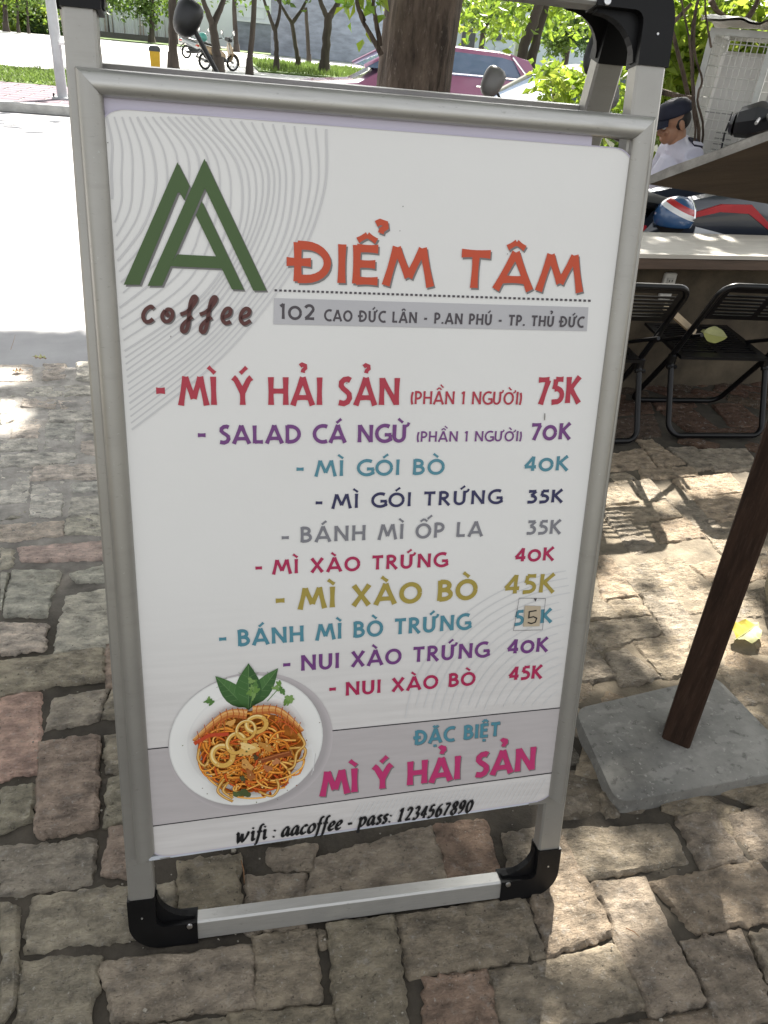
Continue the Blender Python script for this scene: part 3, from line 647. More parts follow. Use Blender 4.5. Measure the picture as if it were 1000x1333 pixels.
# handwritten "coffee"
def script_stroke(b, bs, pts, w, n):
    q = smoothline([Vector((*pan(100+x/2.857, 100+y/2.857), 0)) for x, y in pts], 5)
    ribbon(b, q, w, n); ribbon(bs, [p+Vector((.0014, .0016, 0)) for p in q], w, n-.0008)
b = MB(); bs = MB(); M_cof = ink('brown_ink', (.085, .018, .014))
CO = [[(286, 862), (276, 854), (257, 866), (247, 888), (254, 908), (270, 910), (284, 900)],
      [(330, 868), (318, 888), (324, 906), (342, 908), (356, 890), (352, 868), (336, 866), (335, 884), (346, 886)],
      [(386, 884), (412, 872), (440, 838), (444, 820), (434, 818), (424, 838), (418, 880), (414, 925), (404, 946), (392, 944), (394, 924), (412, 905), (430, 892)],
      [(458, 884), (484, 872), (512, 840), (518, 822), (508, 820), (498, 840), (490, 880), (484, 925), (474, 948), (462, 945), (464, 926), (484, 905), (502, 894)],
      [(540, 896), (566, 886), (572, 866), (558, 862), (544, 880), (542, 902), (554, 916), (572, 910)],
      [(608, 896), (636, 886), (642, 868), (628, 862), (612, 880), (610, 904), (624, 918), (646, 906)]]
for i, s in enumerate(CO): script_stroke(b, bs, s, .0046, .0012+i*.00004)
bs.build('printed_shade', I_shade, poster); b.build('lettering', M_cof, poster)
# address bar and dotted rule
b = MB(); flat(b, [pan(357, 388), pan(766, 400), pan(764, 431), pan(356, 422)], .0003); b.build('address_bar', ink('pale_grey_print', (.47, .465, .485)), poster)
b = MB()
for i in range(68):
    t = i/67; u = 357.5+408*t; v = 376.5+13.5*t
    b.quad(*[P(*pan(u+x, v+y), .0005) for x, y in ((0, 0), (3.4, .1), (3.4, 2.9), (0, 2.8))])
b.build('dotted_rule', I_dgry, poster)
# lower band of the print, its rules, and the wavy line pattern
b = MB(); flat(b, [pan(186, 975.5), pan(735, 920), pan(727, 1004), pan(191, 1076)], .00015); b.build('tinted_band', mat('mauve_print', (.465, .435, .435), .36, 0, .05, 14, stretch=(1, 8, 8)), poster)
b = MB()
for p0, p1 in (((184, 975.5), (737, 920)), ((189, 1076), (729, 1004))):
    b.quad(P(*pan(*p0), .0003), P(*pan(*p1), .0003), P(*pan(p1[0], p1[1]+1.2), .0003), P(*pan(p0[0], p0[1]+1.3), .0003))
b.build('thin_rule', I_blk, poster)
I_line = ink('pale_line_print', (.59, .585, .59)); I_line2 = ink('paler_line_print', (.63, .63, .63)); b = MB()
C0 = [(139, 152), (144, 185), (147, 220), (147, 255), (143, 290)]
C1 = [(258, 152), (312, 215), (308, 300), (262, 385), (155, 462)]
C2 = [(425, 168), (420, 250), (385, 345), (290, 462), (163, 566)]
for k in range(25):
    t = k/24.0
    pts = []
    for i in range(5):
        if t < .5: q = Vector(C0[i]).lerp(Vector(C1[i]), t*2)
        else: q = Vector(C1[i]).lerp(Vector(C2[i]), t*2-1)
        if 0 < i < 4: q += Vector((2.2*math.sin(k*.8+i*2), 2*math.sin(k*.5+i)))
        pts.append(Vector((*pan(*q), 0)))
    pts = [p for p in smoothline(pts, 9) if p.x > .030]
    if len(pts) > 2: ribbon(b, pts, .0019 if k % 4 else .0026, .00012+k*.000008)
b.build('wavy_lines', I_line, poster); b = MB()
for k in range(21):
    pts = []
    for t in range(25):
        an = math.radians(178+110*t/24); u = 782+(36+k*11.2)*math.cos(an)-.10*k*(t-12)*.2; v = 962+(30+k*9.6)*math.sin(an)
        q = Vector((*pan(u, v), 0))
        if v < 917+.1*(740-u)*.9 and q.x < W_-.031: pts.append(q)
    if len(pts) > 3: ribbon(b, smoothline(pts, 3), .0017, .00011+k*.000008)
for k in range(46):
    u = 470+k*6.2; q = [Vector(pan(u, 1079-(u-190)*.135+4)), Vector(pan(u-17, 1079-(u-190)*.135+33))]
    if max(p.x for p in q) < W_-.034: ribbon(b, [(p.x, p.y) for p in q], .0014, .0004+k*.000003)
b.build('wavy_lines', I_line2, poster)
# wifi line in an italic book face: a broad-nib pen on slanted skeletons (x-height 1)
IT = {'w': (1.45, [[(.05, .9), (.18, 1), (.24, .3), (.34, .05), (.62, .9)], [(.62, .95), (.66, .25), (.78, .05), (1.1, .6), (1.2, .95), (1.1, 1)]]),
 'i': (.55, [[(.05, .82), (.22, 1), (.24, .2), (.34, .04), (.52, .2)]]), 'f': (.6, [[(.62, 1.6), (.5, 1.7), (.36, 1.45), (.22, .2), (.1, -.42), (-.08, -.52)], [(.05, .94), (.55, .98)]]),
 'a': (.95, [[(.68, .95), (.4, 1), (.14, .6), (.1, .2), (.24, .03), (.48, .25), (.68, .9)], [(.7, .98), (.66, .2), (.74, .04), (.92, .2)]]),
 'c': (.72, [[(.62, .82), (.5, .99), (.24, .8), (.1, .4), (.2, .06), (.42, .05), (.62, .22)]]), 'o': (.88, [[(.45, 1), (.18, .7), (.12, .25), (.3, .02), (.6, .2), (.74, .6), (.64, .95), (.45, 1)]]),
 'e': (.74, [[(.14, .42), (.44, .52), (.6, .78), (.5, .98), (.26, .84), (.1, .4), (.2, .06), (.42, .04), (.62, .2)]]),
 'p': (.95, [[(.06, .84), (.2, 1), (.22, .5), (.12, -.6)], [(-.05, -.62), (.3, -.62)], [(.2, .5), (.42, .95), (.64, .98), (.76, .65), (.62, .2), (.38, .02), (.2, .14)]]),
 's': (.62, [[(.52, .86), (.4, 1), (.22, .9), (.24, .68), (.42, .45), (.42, .18), (.26, .02), (.06, .14)]]),
 ':': (.5, [[(.2, .74), (.26, .9)], [(.16, .02), (.22, .18)]]), '-': (.75, [[(.12, .46), (.58, .5)]]), ' ': (.42, []),
 '1': (.82, [[(.18, 1.2), (.44, 1.45), (.4, .7), (.34, .05)], [(.14, .03), (.56, .05)]]), '2': (.82, [[(.2, 1.15), (.38, 1.46), (.62, 1.35), (.62, 1.0), (.4, .5), (.1, .06)], [(.1, .06), (.66, .1)]]),
 '3': (.82, [[(.2, 1.25), (.42, 1.46), (.6, 1.3), (.54, .95), (.34, .8)], [(.34, .8), (.6, .62), (.58, .25), (.36, .02), (.08, .1)]]), '4': (.82, [[(.56, 1.46), (.5, .7), (.44, 0)], [(.54, 1.4), (.08, .44)], [(.08, .42), (.74, .46)]]),
 '5': (.82, [[(.66, 1.44), (.32, 1.4)], [(.32, 1.4), (.2, .85), (.46, .86), (.6, .6), (.5, .2), (.28, .0), (.06, .08)]]), '6': (.82, [[(.66, 1.44), (.36, 1.2), (.14, .6), (.2, .1), (.42, .02), (.62, .35), (.54, .75), (.3, .78), (.16, .5)]]),
 '7': (.82, [[(.16, 1.38), (.7, 1.42)], [(.68, 1.4), (.4, .7), (.22, -.02)]]), '8': (.82, [[(.42, .78), (.62, 1.1), (.56, 1.42), (.34, 1.42), (.24, 1.12), (.42, .78), (.6, .5), (.52, .08), (.26, .02), (.12, .36), (.42, .78)]]),
 '9': (.82, [[(.6, 1.0), (.42, .66), (.2, .8), (.22, 1.25), (.44, 1.46), (.64, 1.25), (.56, .6), (.36, .15), (.1, .0)]]), '0': (.86, [[(.46, 1.46), (.2, 1.1), (.14, .4), (.32, .02), (.6, .35), (.68, 1.05), (.46, 1.46)]])}
def italic(text, p0, p1, xh, m):
    gs = []; x = 0
    for ch in text:
        w, st = IT[ch]
        for s in st: gs.append([(x+q[0]+q[1]*.16, q[1]) for q in s])
        if ch == 'i': gs.append([(x+.36, 1.36), (x+.46, 1.52)])
        x += w+.03
    o, dv, ch_ = frame_of(p0, p1, xh); sx = dv.length/x; e = dv.normalized(); up = Vector((e.y, -e.x)); b = MB(); k = 0
    for s in gs:
        pts = [o+e*q[0]*sx+up*q[1]*ch_ for q in s]
        if len(pts) > 2: pts = smoothline([Vector((*p, 0)) for p in pts], 4)
        ribbon(b, pts, .36*ch_, .0009+k*.00003, nib=((math.cos(.7), -math.sin(.7)), .38)); k += 1
    return b.build('lettering', m, poster)
italic('wifi : aacoffee - pass: 1234567890', (306.5, 1096.5), (614.5, 1055.5), 11, I_blk)
# price correction on a paper patch under clear tape
b = MB(); b.prism([pan(683, 788), pan(703.5, 788.6), pan(702, 814.5), pan(681, 815)], (.0012, .0018), P); patch = b.build('price_patch', mat('beige_paper', (.47, .39, .28), .7, var=.05, scale=30), poster)
b = MB(); s5 = [(698, 794), (688.5, 795.5), (687.8, 803.5), (694, 802), (698, 804), (696.5, 809), (691, 811), (686.5, 809.5)]
ribbon(b, [pan(*p) for p in s5], .0021, .0021); b.build('lettering', I_blk, poster)
b = MB(); tp = [pan(675.5, 778.2), pan(709.8, 778.6), pan(705.8, 819.4), pan(668.2, 820.4), pan(675.5, 778.2)]
for i in range(4): ribbon(b, [tp[i], tp[i+1]], .0006, .0015+i*.00003)
flat(b, [pan(694.5, 778.6), pan(698.5, 778.7), pan(696.5, 782.5)], .0019)
b.build('tape_edge', I_dgry, poster)
# small scuffs on the sheet
b = MB()
for u, v, l in ((708.5, 538, 9), (524, 268, 1.5), (451, 498, 1.2), (140, 185, 1.5), (222, 437, 2), (560, 1012, 1.4), (660, 330, 1.2), (520, 300, 1), (612, 846, 1)):
    b.quad(*[P(*pan(u+x, v+y), .0007) for x, y in ((0, 0), (1.3, 0), (1.1, l), (-.2, l))])
b.build('scuff', ink('scuff_grey', (.22, .21, .2)), poster)
# the printed picture: a white plate of seafood spaghetti
def pl(x, y): return pan(180+x/3.571, 850+y/3.571)     # measured in the enlarged picture
pc = Vector(pl(508, 412)); pr = (Vector(pl(866, 400))-Vector(pl(152, 425))).length/2
for q_ in range(7):
    b = MB(); f_ = 1.075-.013*q_; c_ = .50-.018*q_; flat(b, [pc+Vector((math.cos(t)*pr*f_+.007, math.sin(t)*pr*f_+.005)) for t in [i*.1308 for i in range(48)]], .00035+q_*.00003); b.build('printed_shade', ink('plate_shade_print', (c_, c_*.93, c_*.94)), poster)
b = MB(); circ = [i*2*math.pi/56 for i in range(56)]
rr_ = [(1.0, (.70, .70, .68), .0012), (.985, (.80, .80, .775), .00128), (.80, (.81, .81, .785), .00136), (.775, (.76, .76, .74), .00144), (.75, (.79, .79, .765), .00152)]
for f_, c_, n_ in rr_:
    b.add([P(*(pc+Vector((math.cos(t), math.sin(t)))*pr*f_), n_) for t in circ], [tuple(range(56))], c_)
M_food = mat('food_print', (1, 1, 1), .38, 0, .0, 5, tint=True, col2=(1, 1, 1))
plate = b.build('plate_picture', M_food, poster, tint=True)
b = MB(); rnd = random.Random(3); lay = [.0017]
def fribbon(pts, w, col):
    lay[0] += .000012; b.col = col; ribbon(b, [pl(*p) for p in pts], w, lay[0])
def fblob(cx, cy, rx, ry, ang, col, wob=.12):
    lay[0] += .000014; pts = []
    for i in range(18):
        t = i*2*math.pi/18; k = 1+wob*math.sin(3*t+cx)+wob*.6*math.sin(5*t+cy); x = rx*k*math.cos(t); y = ry*k*math.sin(t)
        pts.append(pl(cx+x*math.cos(ang)-y*math.sin(ang), cy+x*math.sin(ang)+y*math.cos(ang)))
    b.add([P(*p, lay[0]) for p in pts], [tuple(range(18))], col)
def leaf_print(x0, y0, x1, y1, w, cols):
    d = Vector((x1-x0, y1-y0)); nn = Vector((-d.y, d.x)).normalized()*w
    for s_, c_ in ((1, cols[0]), (-1, cols[1])):
        lay[0] += .000014
        pts = [(x0, y0)]+[(x0+d.x*t+nn.x*s_*math.sin(math.pi*t**.8), y0+d.y*t+nn.y*s_*math.sin(math.pi*t**.8)) for t in (.12, .25, .4, .55, .7, .85, .94)]+[(x1, y1)]
        b.add([P(*pl(*p), lay[0]) for p in pts], [tuple(range(len(pts)))], c_)
    for t in (.25, .4, .55, .7):
        for s_ in (1, -1):
            p = Vector((x0, y0))+d*t; q = p+nn*s_*.75+d*.1; fribbon([(p.x, p.y), (q.x, q.y)], .0005, cols[2])
    fribbon([(x0, y0), (x0+d.x*.95, y0+d.y*.95)], .0009, cols[2])
GRN = [(.045, .12, .035), (.07, .17, .05), (.13, .24, .09)]
leaf_print(500, 250, 358, 105, 44, [GRN[1], GRN[0], GRN[2]]); leaf_print(520, 240, 650, 68, 42, [GRN[0], GRN[1], GRN[2]]); leaf_print(512, 262, 513, 45, 62, [(.035, .10, .03), (.055, .145, .04), GRN[2]])
for x, y in ((330, 215), (340, 225), (322, 222), (655, 140), (662, 165), (640, 160), (672, 178), (695, 205), (705, 222), (688, 225), (712, 205), (530, 160), (545, 140), (520, 180), (548, 170), (535, 195), (525, 125)):
    fblob(x, y, rnd.uniform(12, 20), rnd.uniform(8, 13), rnd.uniform(0, 3), rnd.choice([(.14, .27, .06), (.09, .2, .05), (.2, .33, .1)]), .3)
fribbon([(600, 220), (650, 165)], .0012, (.13, .25, .08)); fribbon([(520, 250), (540, 150)], .001, (.16, .3, .09)); fribbon([(340, 212), (302, 225)], .0006, (.12, .25, .06))
BASE = [(280, 420), (300, 360), (390, 290), (510, 265), (640, 285), (745, 330), (770, 400), (755, 470), (720, 540), (660, 610), (600, 640), (510, 640), (430, 600), (350, 580), (310, 510)]
lay[0] += .00002; b.add([P(*pl(*p), lay[0]) for p in BASE], [tuple(range(len(BASE)))], (.42, .13, .012))
PAS = [(.72, .23, .022), (.80, .31, .04), (.66, .15, .016), (.85, .43, .09), (.54, .09, .010), (.75, .26, .026)]
for i in range(330):
    cx, cy = rnd.gauss(530, 120), rnd.gauss(465, 85)
    if not in_poly(cx, cy, BASE): continue
    rx, ry = rnd.uniform(40, 120), rnd.uniform(25, 80); a0 = rnd.uniform(0, 360); sp_ = rnd.uniform(70, 210); rot = rnd.uniform(-.5, .5)
    pts = []
    for x, y in A_(0, 0, rx, ry, a0, a0+sp_, 12):
        px_, py_ = cx+x*math.cos(rot)-y*math.sin(rot), cy+x*math.sin(rot)+y*math.cos(rot)
        v_ = Vector((px_-525, (py_-455)*1.25)); l_ = v_.length
        if l_ > 245: v_ *= 245/l_
        pts.append((525+v_.x, 455+v_.y/1.25))
    c_ = rnd.choice(PAS); w = rnd.uniform(.0019, .0030)
    fribbon(pts, w*1.35, (c_[0]*.50, c_[1]*.38, c_[2]*.4)); fribbon(pts, w, c_)
    fribbon(pts[2:-2], w*.32, (min(1, c_[0]*1.35), min(1, c_[1]*1.55), c_[2]*2.2))
for pts in ([(400, 560), (370, 610), (392, 640), (440, 665)], [(420, 575), (395, 615), (440, 650)], [(560, 620), (620, 640), (650, 600), (640, 560)], [(700, 420), (770, 420), (760, 470), (700, 480)], [(690, 520), (722, 500), (735, 440), (770, 400), (740, 350)], [(285, 420), (280, 470), (310, 500), (330, 470)]):
    q = [(p.x, p.y) for p in smoothline([Vector((*p, 0)) for p in pts], 5)]; fribbon(q, .0044, (.28, .12, .02)); fribbon(q, .0032, (.60, .33, .07)); fribbon(q[2:-2], .001, (.8, .52, .2))
# two prawns, squid rings, herbs
def prawn(p0, pm, p1, flip):
    q = [(p.x, p.y) for p in smoothline([Vector((*p0, 0)), Vector((*pm, 0)), Vector((*p1, 0))], 9)]; m_ = len(q)
    fribbon(q, [.0165*(1-.72*(i/(m_-1))**1.5) for i in range(m_)], (.46, .14, .03))
    fribbon([(x, y-5) for x, y in q], [.0105*(1-.7*(i/(m_-1))**1.5) for i in range(m_)], (.62, .27, .07))
    fribbon([(x, y-9) for x, y in q], [.004*(1-.7*(i/(m_-1))) for i in range(m_)], (.75, .42, .16))
    for i in range(2, m_-1, 2):
        x, y = q[i]; fribbon([(x-6*flip, y-26), (x+2*flip, y), (x-4*flip, y+26)], .0012, (.40, .08, .015))
    for k in range(9):
        x, y = q[m_//2+k % 6]; fribbon([(x, y+14), (x+rnd.uniform(-22, 12), y+rnd.uniform(40, 75))], .001, (.55, .13, .03))
prawn((505, 262), (400, 268), (258, 385), 1); prawn((530, 245), (650, 248), (762, 340), -1)
fribbon([(262, 398), (330, 358), (420, 352)], .006, (.50, .06, .02)); fribbon([(560, 480), (640, 455), (710, 440)], .009, (.24, .06, .015)); fribbon([(565, 474), (640, 450), (700, 436)], .002, (.42, .14, .04))
def ring(cx, cy, rx, ry, w, rot):
    pts = [(cx+x*math.cos(rot)-y*math.sin(rot), cy+x*math.sin(rot)+y*math.cos(rot)) for x, y in A_(0, 0, rx, ry, 0, 360, 26)]
    fribbon(pts, w*1.25, (.30, .12, .02)); fribbon(pts, w, (.68, .40, .09)); fribbon([(x-2, y-4) for x, y in pts[8:24]], w*.38, (.85, .66, .30))
ring(548, 308, 46, 36, .0062, -.25); ring(392, 452, 48, 46, .0075, .2); ring(455, 395, 40, 46, .0055, .5); ring(500, 335, 40, 45, .004, .9)
for x, y, rx, ry, a_, c_ in ((520, 425, 48, 22, -.5, (.70, .42, .12)), (505, 410, 34, 16, .2, (.80, .58, .24)), (505, 495, 34, 18, .7, (.60, .30, .08)), (590, 410, 40, 14, .5, (.52, .24, .05)), (600, 510, 22, 14, .3, (.42, .16, .06)), (520, 540, 30, 16, 1.1, (.36, .12, .03)), (640, 480, 20, 13, -.4, (.50, .20, .08)), (430, 300, 24, 12, -.4, (.66, .34, .09)), (490, 625, 34, 17, .1, (.07, .09, .03)), (455, 630, 18, 11, .3, (.09, .12, .04)), (485, 560, 18, 10, 1, (.08, .08, .03)), (545, 460, 14, 10, 1, (.07, .05, .02))):
    fblob(x, y, rx, ry, a_, c_, .18)
for i in range(60):
    fblob(rnd.gauss(520, 95), rnd.gauss(455, 70), rnd.uniform(2, 6), rnd.uniform(2, 4), 0, rnd.choice([(.10, .12, .03), (.82, .55, .22), (.20, .05, .01), (.75, .45, .15)]), .3)
for x, y in ((300, 600), (322, 625), (645, 652), (838, 298), (690, 610)): fblob(x, y, 3, 2.5, 0, (.25, .22, .18))
fribbon([(780, 420), (800, 400), (815, 470), (808, 520)], .0018, (.80, .80, .79)); fribbon([(820, 440), (812, 500), (800, 540)], .0012, (.55, .54, .53))
food = b.build('food_picture', M_food, poster, tint=True)
# ================================================================ CAFE YARD: table, chairs, counter, leaves
M_slab = mat('table_base_concrete', (.125, .122, .112), .88, var=.35, scale=9, bump=.5, bscale=90, detail=12, col2=(.225, .22, .20))
M_dwood = mat('dark_oiled_timber', (.032, .018, .012), .75, spec=.15, var=.45, scale=10, bump=.35, bscale=60, stretch=(6, 6, .5))
M_under = mat('brown_plywood', (.080, .056, .038), .7, var=.35, scale=7, bump=.2, bscale=50, stretch=(1, 6, 1))
M_edge = mat('weathered_board_edge', (.30, .285, .26), .9, var=.45, scale=22, bump=.9, bscale=70)
nt = M_slab.node_tree; pb_ = nt.nodes['Principled BSDF']; L_ = nt.links.new; src_ = pb_.inputs['Base Color'].links[0].from_socket; tc_ = nt.nodes.new('ShaderNodeTexCoord')
for sc_, p0_, p1_, cl_, fc_, sx_ in ((5, .50, .66, (.27, .26, .235), .45, 1), (16, .57, .64, (.30, .29, .265), .32, 2), (60, .60, .68, (.05, .048, .042), .6, 1), (120, .62, .7, (.36, .35, .32), .5, 1)):
    mp_ = nt.nodes.new('ShaderNodeMapping'); mp_.inputs['Scale'].default_value = (1, sx_, 1); mp_.inputs['Rotation'].default_value = (0, 0, .5); L_(tc_.outputs['Object'], mp_.inputs[0])
    n_ = nt.nodes.new('ShaderNodeTexNoise'); n_.inputs['Scale'].default_value = sc_; n_.inputs['Detail'].default_value = 7; L_(mp_.outputs[0], n_.inputs['Vector'])
    r_ = nt.nodes.new('ShaderNodeMapRange'); r_.inputs['From Min'].default_value = p0_; r_.inputs['From Max'].default_value = p1_; r_.inputs['To Max'].default_value = fc_; L_(n_.outputs['Fac'], r_.inputs['Value'])
    x_ = nt.nodes.new('ShaderNodeMix'); x_.data_type = 'RGBA'; x_.inputs['B'].default_value = (*cl_, 1); L_(r_.outputs[0], x_.inputs['Factor']); L_(src_, x_.inputs['A']); src_ = x_.outputs['Result']
L_(src_, pb_.inputs['Base Color'])
tb = thing('pedestal_table', (.959, 1.007, 0), 'dark pedestal table on a grey concrete slab, its square wooden top tilted up', 'table')
q = [gp(u, v, .027) for u, v in ((748, 923), (932, 880), (1046, 1000), (803, 1046))]
pq = rquad([(p.x, p.y) for p in q], .035)
b = MB(); top = [Vector((x, y, .027+nz(x, y, 3, 12)*.003)) for x, y in pq]; c = sum(top, Vector())/len(top)
ins = [p+(c-p).normalized()*.003+Vector((0, 0, .0015)) for p in top]
b.loft([[Vector((p.x, p.y, -.02))+(p-c)*.01 for p in top][::-1], [p for p in top][::-1], ins[::-1]])
b.build('base_slab', M_slab, tb, smooth=True)
LEGD = Vector((.010, .070, 1)).normalized(); L0 = Vector((.959, 1.007, .018))
TC = at(845, 240, 1.2); A1 = (at(1000, 183, 1.05)-TC).normalized(); B1 = (at(1000, 265, 1.356)-TC); B1 = (B1-A1*B1.dot(A1)).normalized(); UN = A1.cross(B1)
if UN.z < 0: UN = -UN
S_ = .52; ctr = TC+(A1+B1)*S_/2
b = MB(); xd = Vector((.62, .78, 0)).normalized(); xd = (xd-LEGD*xd.dot(LEGD)).normalized(); yd = LEGD.cross(xd); hw = .030; t_top = 1.17
b.loft([[L0+LEGD*t+(xd*i+yd*j)*hw for i, j in ((-1, -.85), (-.85, -1), (.85, -1), (1, -.85), (1, .85), (.85, 1), (-.85, 1), (-1, .85))] for t in (0, .4, .8, t_top)])
b.build('leg', M_dwood, tb)
b = MB(); e_ = L0+LEGD*t_top; b.tube([e_-LEGD*.05, ctr-UN*.004], .022, 8); b.build('tilt_bracket', M_black, tb)
TH = .013
b = MB()
def tp_(i, j, k): return TC+A1*(i*S_)+B1*(j*S_)+UN*(k*TH)
NN = 14
low = [tp_(i/NN, 0, 0) for i in range(NN)]+[tp_(1, i/NN, 0) for i in range(NN)]+[tp_(1-i/NN, 1, 0) for i in range(NN)]+[tp_(0, 1-i/NN, 0) for i in range(NN)]
upp = [p+UN*(TH+nz(p.x, p.y, p.z, 30)*.004) for p in low]
b.add(low+upp, [tuple(range(4*NN-1, -1, -1))]); b.mi = 1
b.add(low+upp, [(i, (i+1) % (4*NN), 4*NN+(i+1) % (4*NN), 4*NN+i) for i in range(4*NN)]); b.add(upp, [tuple(range(4*NN))])
b.build('table_top', [M_under, M_edge], tb)
layers(M_dwood, [(40, .52, .66, (.055, .035, .025), .5, (6, 6, .4)), (9, .55, .7, (.012, .008, .006), .6, (1, 1, 1))])
layers(M_under, [(6, .5, .68, (.04, .026, .016), .6, (1, 4, 1)), (30, .6, .7, (.13, .10, .075), .4, (1, 8, 1))])
# low wall with a board counter
WR = math.radians(6.2)
wl = thing('counter_wall', (1.97, 3.05, 0), 'low stained wall with a pale wooden counter and a white socket under it', 'wall', rz=WR)
M_wall = mat('stained_render', (.055, .042, .027), .92, var=.5, scale=4.5, bump=.5, bscale=35, col2=(.125, .098, .064), detail=11)
M_ctop = mat('pale_counter_wood', (.45, .42, .37), .6, var=.16, scale=6, bump=.15, bscale=30, stretch=(.6, 6, 6))
M_cedge = mat('dark_counter_edge', (.085, .055, .038), .6, var=.3, scale=8, bump=.3, bscale=40, stretch=(.5, 5, 5))
b = LB(); b.box((1.35, .12, .29), (4.3, .2, .63)); b.build('wall', M_wall, wl)
b = LB(); b.box((1.35, .045, .644), (4.3, .42, .016)); b.build('countertop', M_ctop, wl)
b = LB(); b.box((1.35, -.140, .612), (4.3, .035, .046), bev=.004); b.build('counter_edge', M_cedge, wl)
M_soc = mat('socket_plastic', (.62, .61, .57), .45, var=.04)
ox = -.055
b = LB(); b.box((ox, .012, .475), (.062, .018, .118), bev=.006); so_ = b.build('power_socket', M_soc, wl)
so_['label'] = 'white double power socket'
b = LB()
for zz in (.502, .455): b.box((ox, .002, zz), (.034, .006, .026), bev=.002)
so2 = b.build('socket_outlet', mat('socket_face', (.52, .51, .47), .5), so_)
b = LB()
for zz in (.502, .455):
    for dx in (-.007, .007): b.box((ox+dx, -.001, zz), (.003, .003, .009))
b.build('socket_slot', M_black, so_)
# folding chairs
M_ch = mat('black_enamel', (.006, .006, .007), .3, spec=.3, var=.3, scale=14, bump=.08, bscale=90)
CHW = .215
def make_chair():
    t = thing('folding_chair', (1.39, 2.47, 0), 'black slatted folding chair half hidden behind the menu board', 'chair', 'black folding chairs at the counter')
    top, hz, ff, rf = (-.06, .64), (.15, .29), (.36, .014), (0, .014)
    def fr(y0, z0, x): return (x, y0, z0)
    b = LB(); r = .0115; pts = []
    def U(x, a): return Vector((x, a[0], a[1]))
    d = (Vector((0, *hz))-Vector((0, *top))).normalized()
    corner = [Vector((CHW-.05+.05*math.cos(a), 0, 0))+Vector((0, *top))+d*(.05-.05*math.sin(a)) for a in [i*math.pi/12 for i in range(7)]]
    left = [Vector((-p.x, p.y, p.z)) for p in corner]
    df = (Vector((0, *ff))-Vector((0, *hz))).normalized()
    fc = [Vector((CHW-.05+.05*math.cos(a), ff[0], ff[1]))-df*(.05-.05*math.sin(a)) for a in [i*math.pi/12 for i in range(7)]]
    loop = [U(CHW, hz)]+corner+left[::-1]+[U(-CHW, hz)]
    b.tube([U(CHW, hz)+d*.02]+loop+[U(-CHW, hz)+d*.02], r, 10); b.build('back_frame', M_ch, t, smooth=True)
    b = LB(); b.tube([U(CHW, hz)]+fc+[Vector((-p.x, p.y, p.z)) for p in fc[::-1]]+[U(-CHW, hz)], r, 10); b.build('front_legs', M_ch, t, smooth=True)
    w2 = CHW-.022; hz2 = (.19, .305); dr = (Vector((0, *rf))-Vector((0, *hz2))).normalized()
    w2 = CHW+.0
    rc = [Vector((w2-.05+.05*math.cos(a), rf[0], rf[1]))-dr*(.05-.05*math.sin(a)) for a in [i*math.pi/12 for i in range(7)]]
    b = LB(); b.tube([Vector((w2, hz2[0]-.045, hz2[1]+.0))]+rc+[Vector((-p.x, p.y, p.z)) for p in rc[::-1]]+[Vector((-w2, hz2[0]-.045, hz2[1]))], r, 10); b.build('rear_legs', M_ch, t, smooth=True)
    for s in (-1, 1):
        b = LB(); b.box((s*CHW, .135, .285), (.030, .032, .055), bev=.006); b.tube([(s*(CHW-.02), .12, .262), (s*(CHW+.022), .12, .262)], .008, 8); b.build('hinge_bracket', M_ch, t)
        b = LB(); b.tube([(s*(CHW-.022), .02, .43), (s*(CHW-.022), .34, .295)], .008, 6); b.build('seat_strut', M_ch, t)
    # pressed slatted backrest
    b = LB(); n_ = Vector((0, d.z, -d.y)); wv = CHW-.012
    def bp(x, s, o=0): return Vector((x, top[0], top[1]))+d*s+n_*o
    def slat(x0, x1, s0, s1, th=.004):
        vs = [bp(x, s, o) for o in (-th/2, th/2) for x, s in ((x0, s0), (x1, s0), (x1, s1), (x0, s1))]
        b.add(vs, [(3, 2, 1, 0), (4, 5, 6, 7), (0, 1, 5, 4), (1, 2, 6, 5), (2, 3, 7, 6), (3, 0, 4, 7)])
    slat(-wv, wv, .008, .030); slat(-wv, wv, .150, .172)
    for x0, x1 in ((-wv, -wv+.022), (-.012, .012), (wv-.022, wv)): slat(x0, x1, .030, .150)
    for k in range(6):
        s = .046+k*.0178
        for x0, x1 in ((-wv+.022, -.012), (.012, wv-.022)): slat(x0, x1, s, s+.0095)
    b.build('backrest', M_ch, t)
    b = LB(); z0, z1, y0, y1 = .302, .330, .10, .44
    def sp_(x, y, o): return Vector((x, y, z0+(z1-z0)*(y-y0)/(y1-y0)+o))
    def sl(x0, x1, ya, yb):
        vs = [sp_(x, y, o) for o in (0, .012) for x, y in ((x0, ya), (x1, ya), (x1, yb), (x0, yb))]
        b.add(vs, [(3, 2, 1, 0), (4, 5, 6, 7), (0, 1, 5, 4), (1, 2, 6, 5), (2, 3, 7, 6), (3, 0, 4, 7)])
    sw = CHW-.016
    sl(-sw, sw, y0, y0+.045); sl(-sw, sw, y1-.03, y1)
    for x0, x1 in ((-sw, -sw+.03), (-.014, .014), (sw-.03, sw)): sl(x0, x1, y0+.045, y1-.03)
    k = y0+.060
    while k < y1-.04:
        for x0, x1 in ((-sw+.03, -.014), (.014, sw-.03)): sl(x0, x1, k, k+.011)
        k += .021
    b.build('seat', M_ch, t)
    return t
ch1 = make_chair()
ch2 = dup(ch1, (1.985, 2.515, 0), math.radians(-1), 'black slatted folding chair with a yellow leaf lying on its seat')
b = MB(); p0, p1 = at(874, 406, 2.56), at(904, 433, 2.62); e = (p1-p0).normalized(); sd2 = Vector((.8, .45, .15)).normalized(); sd2 = (sd2-e*sd2.dot(e)).normalized(); nn_ = e.cross(sd2)
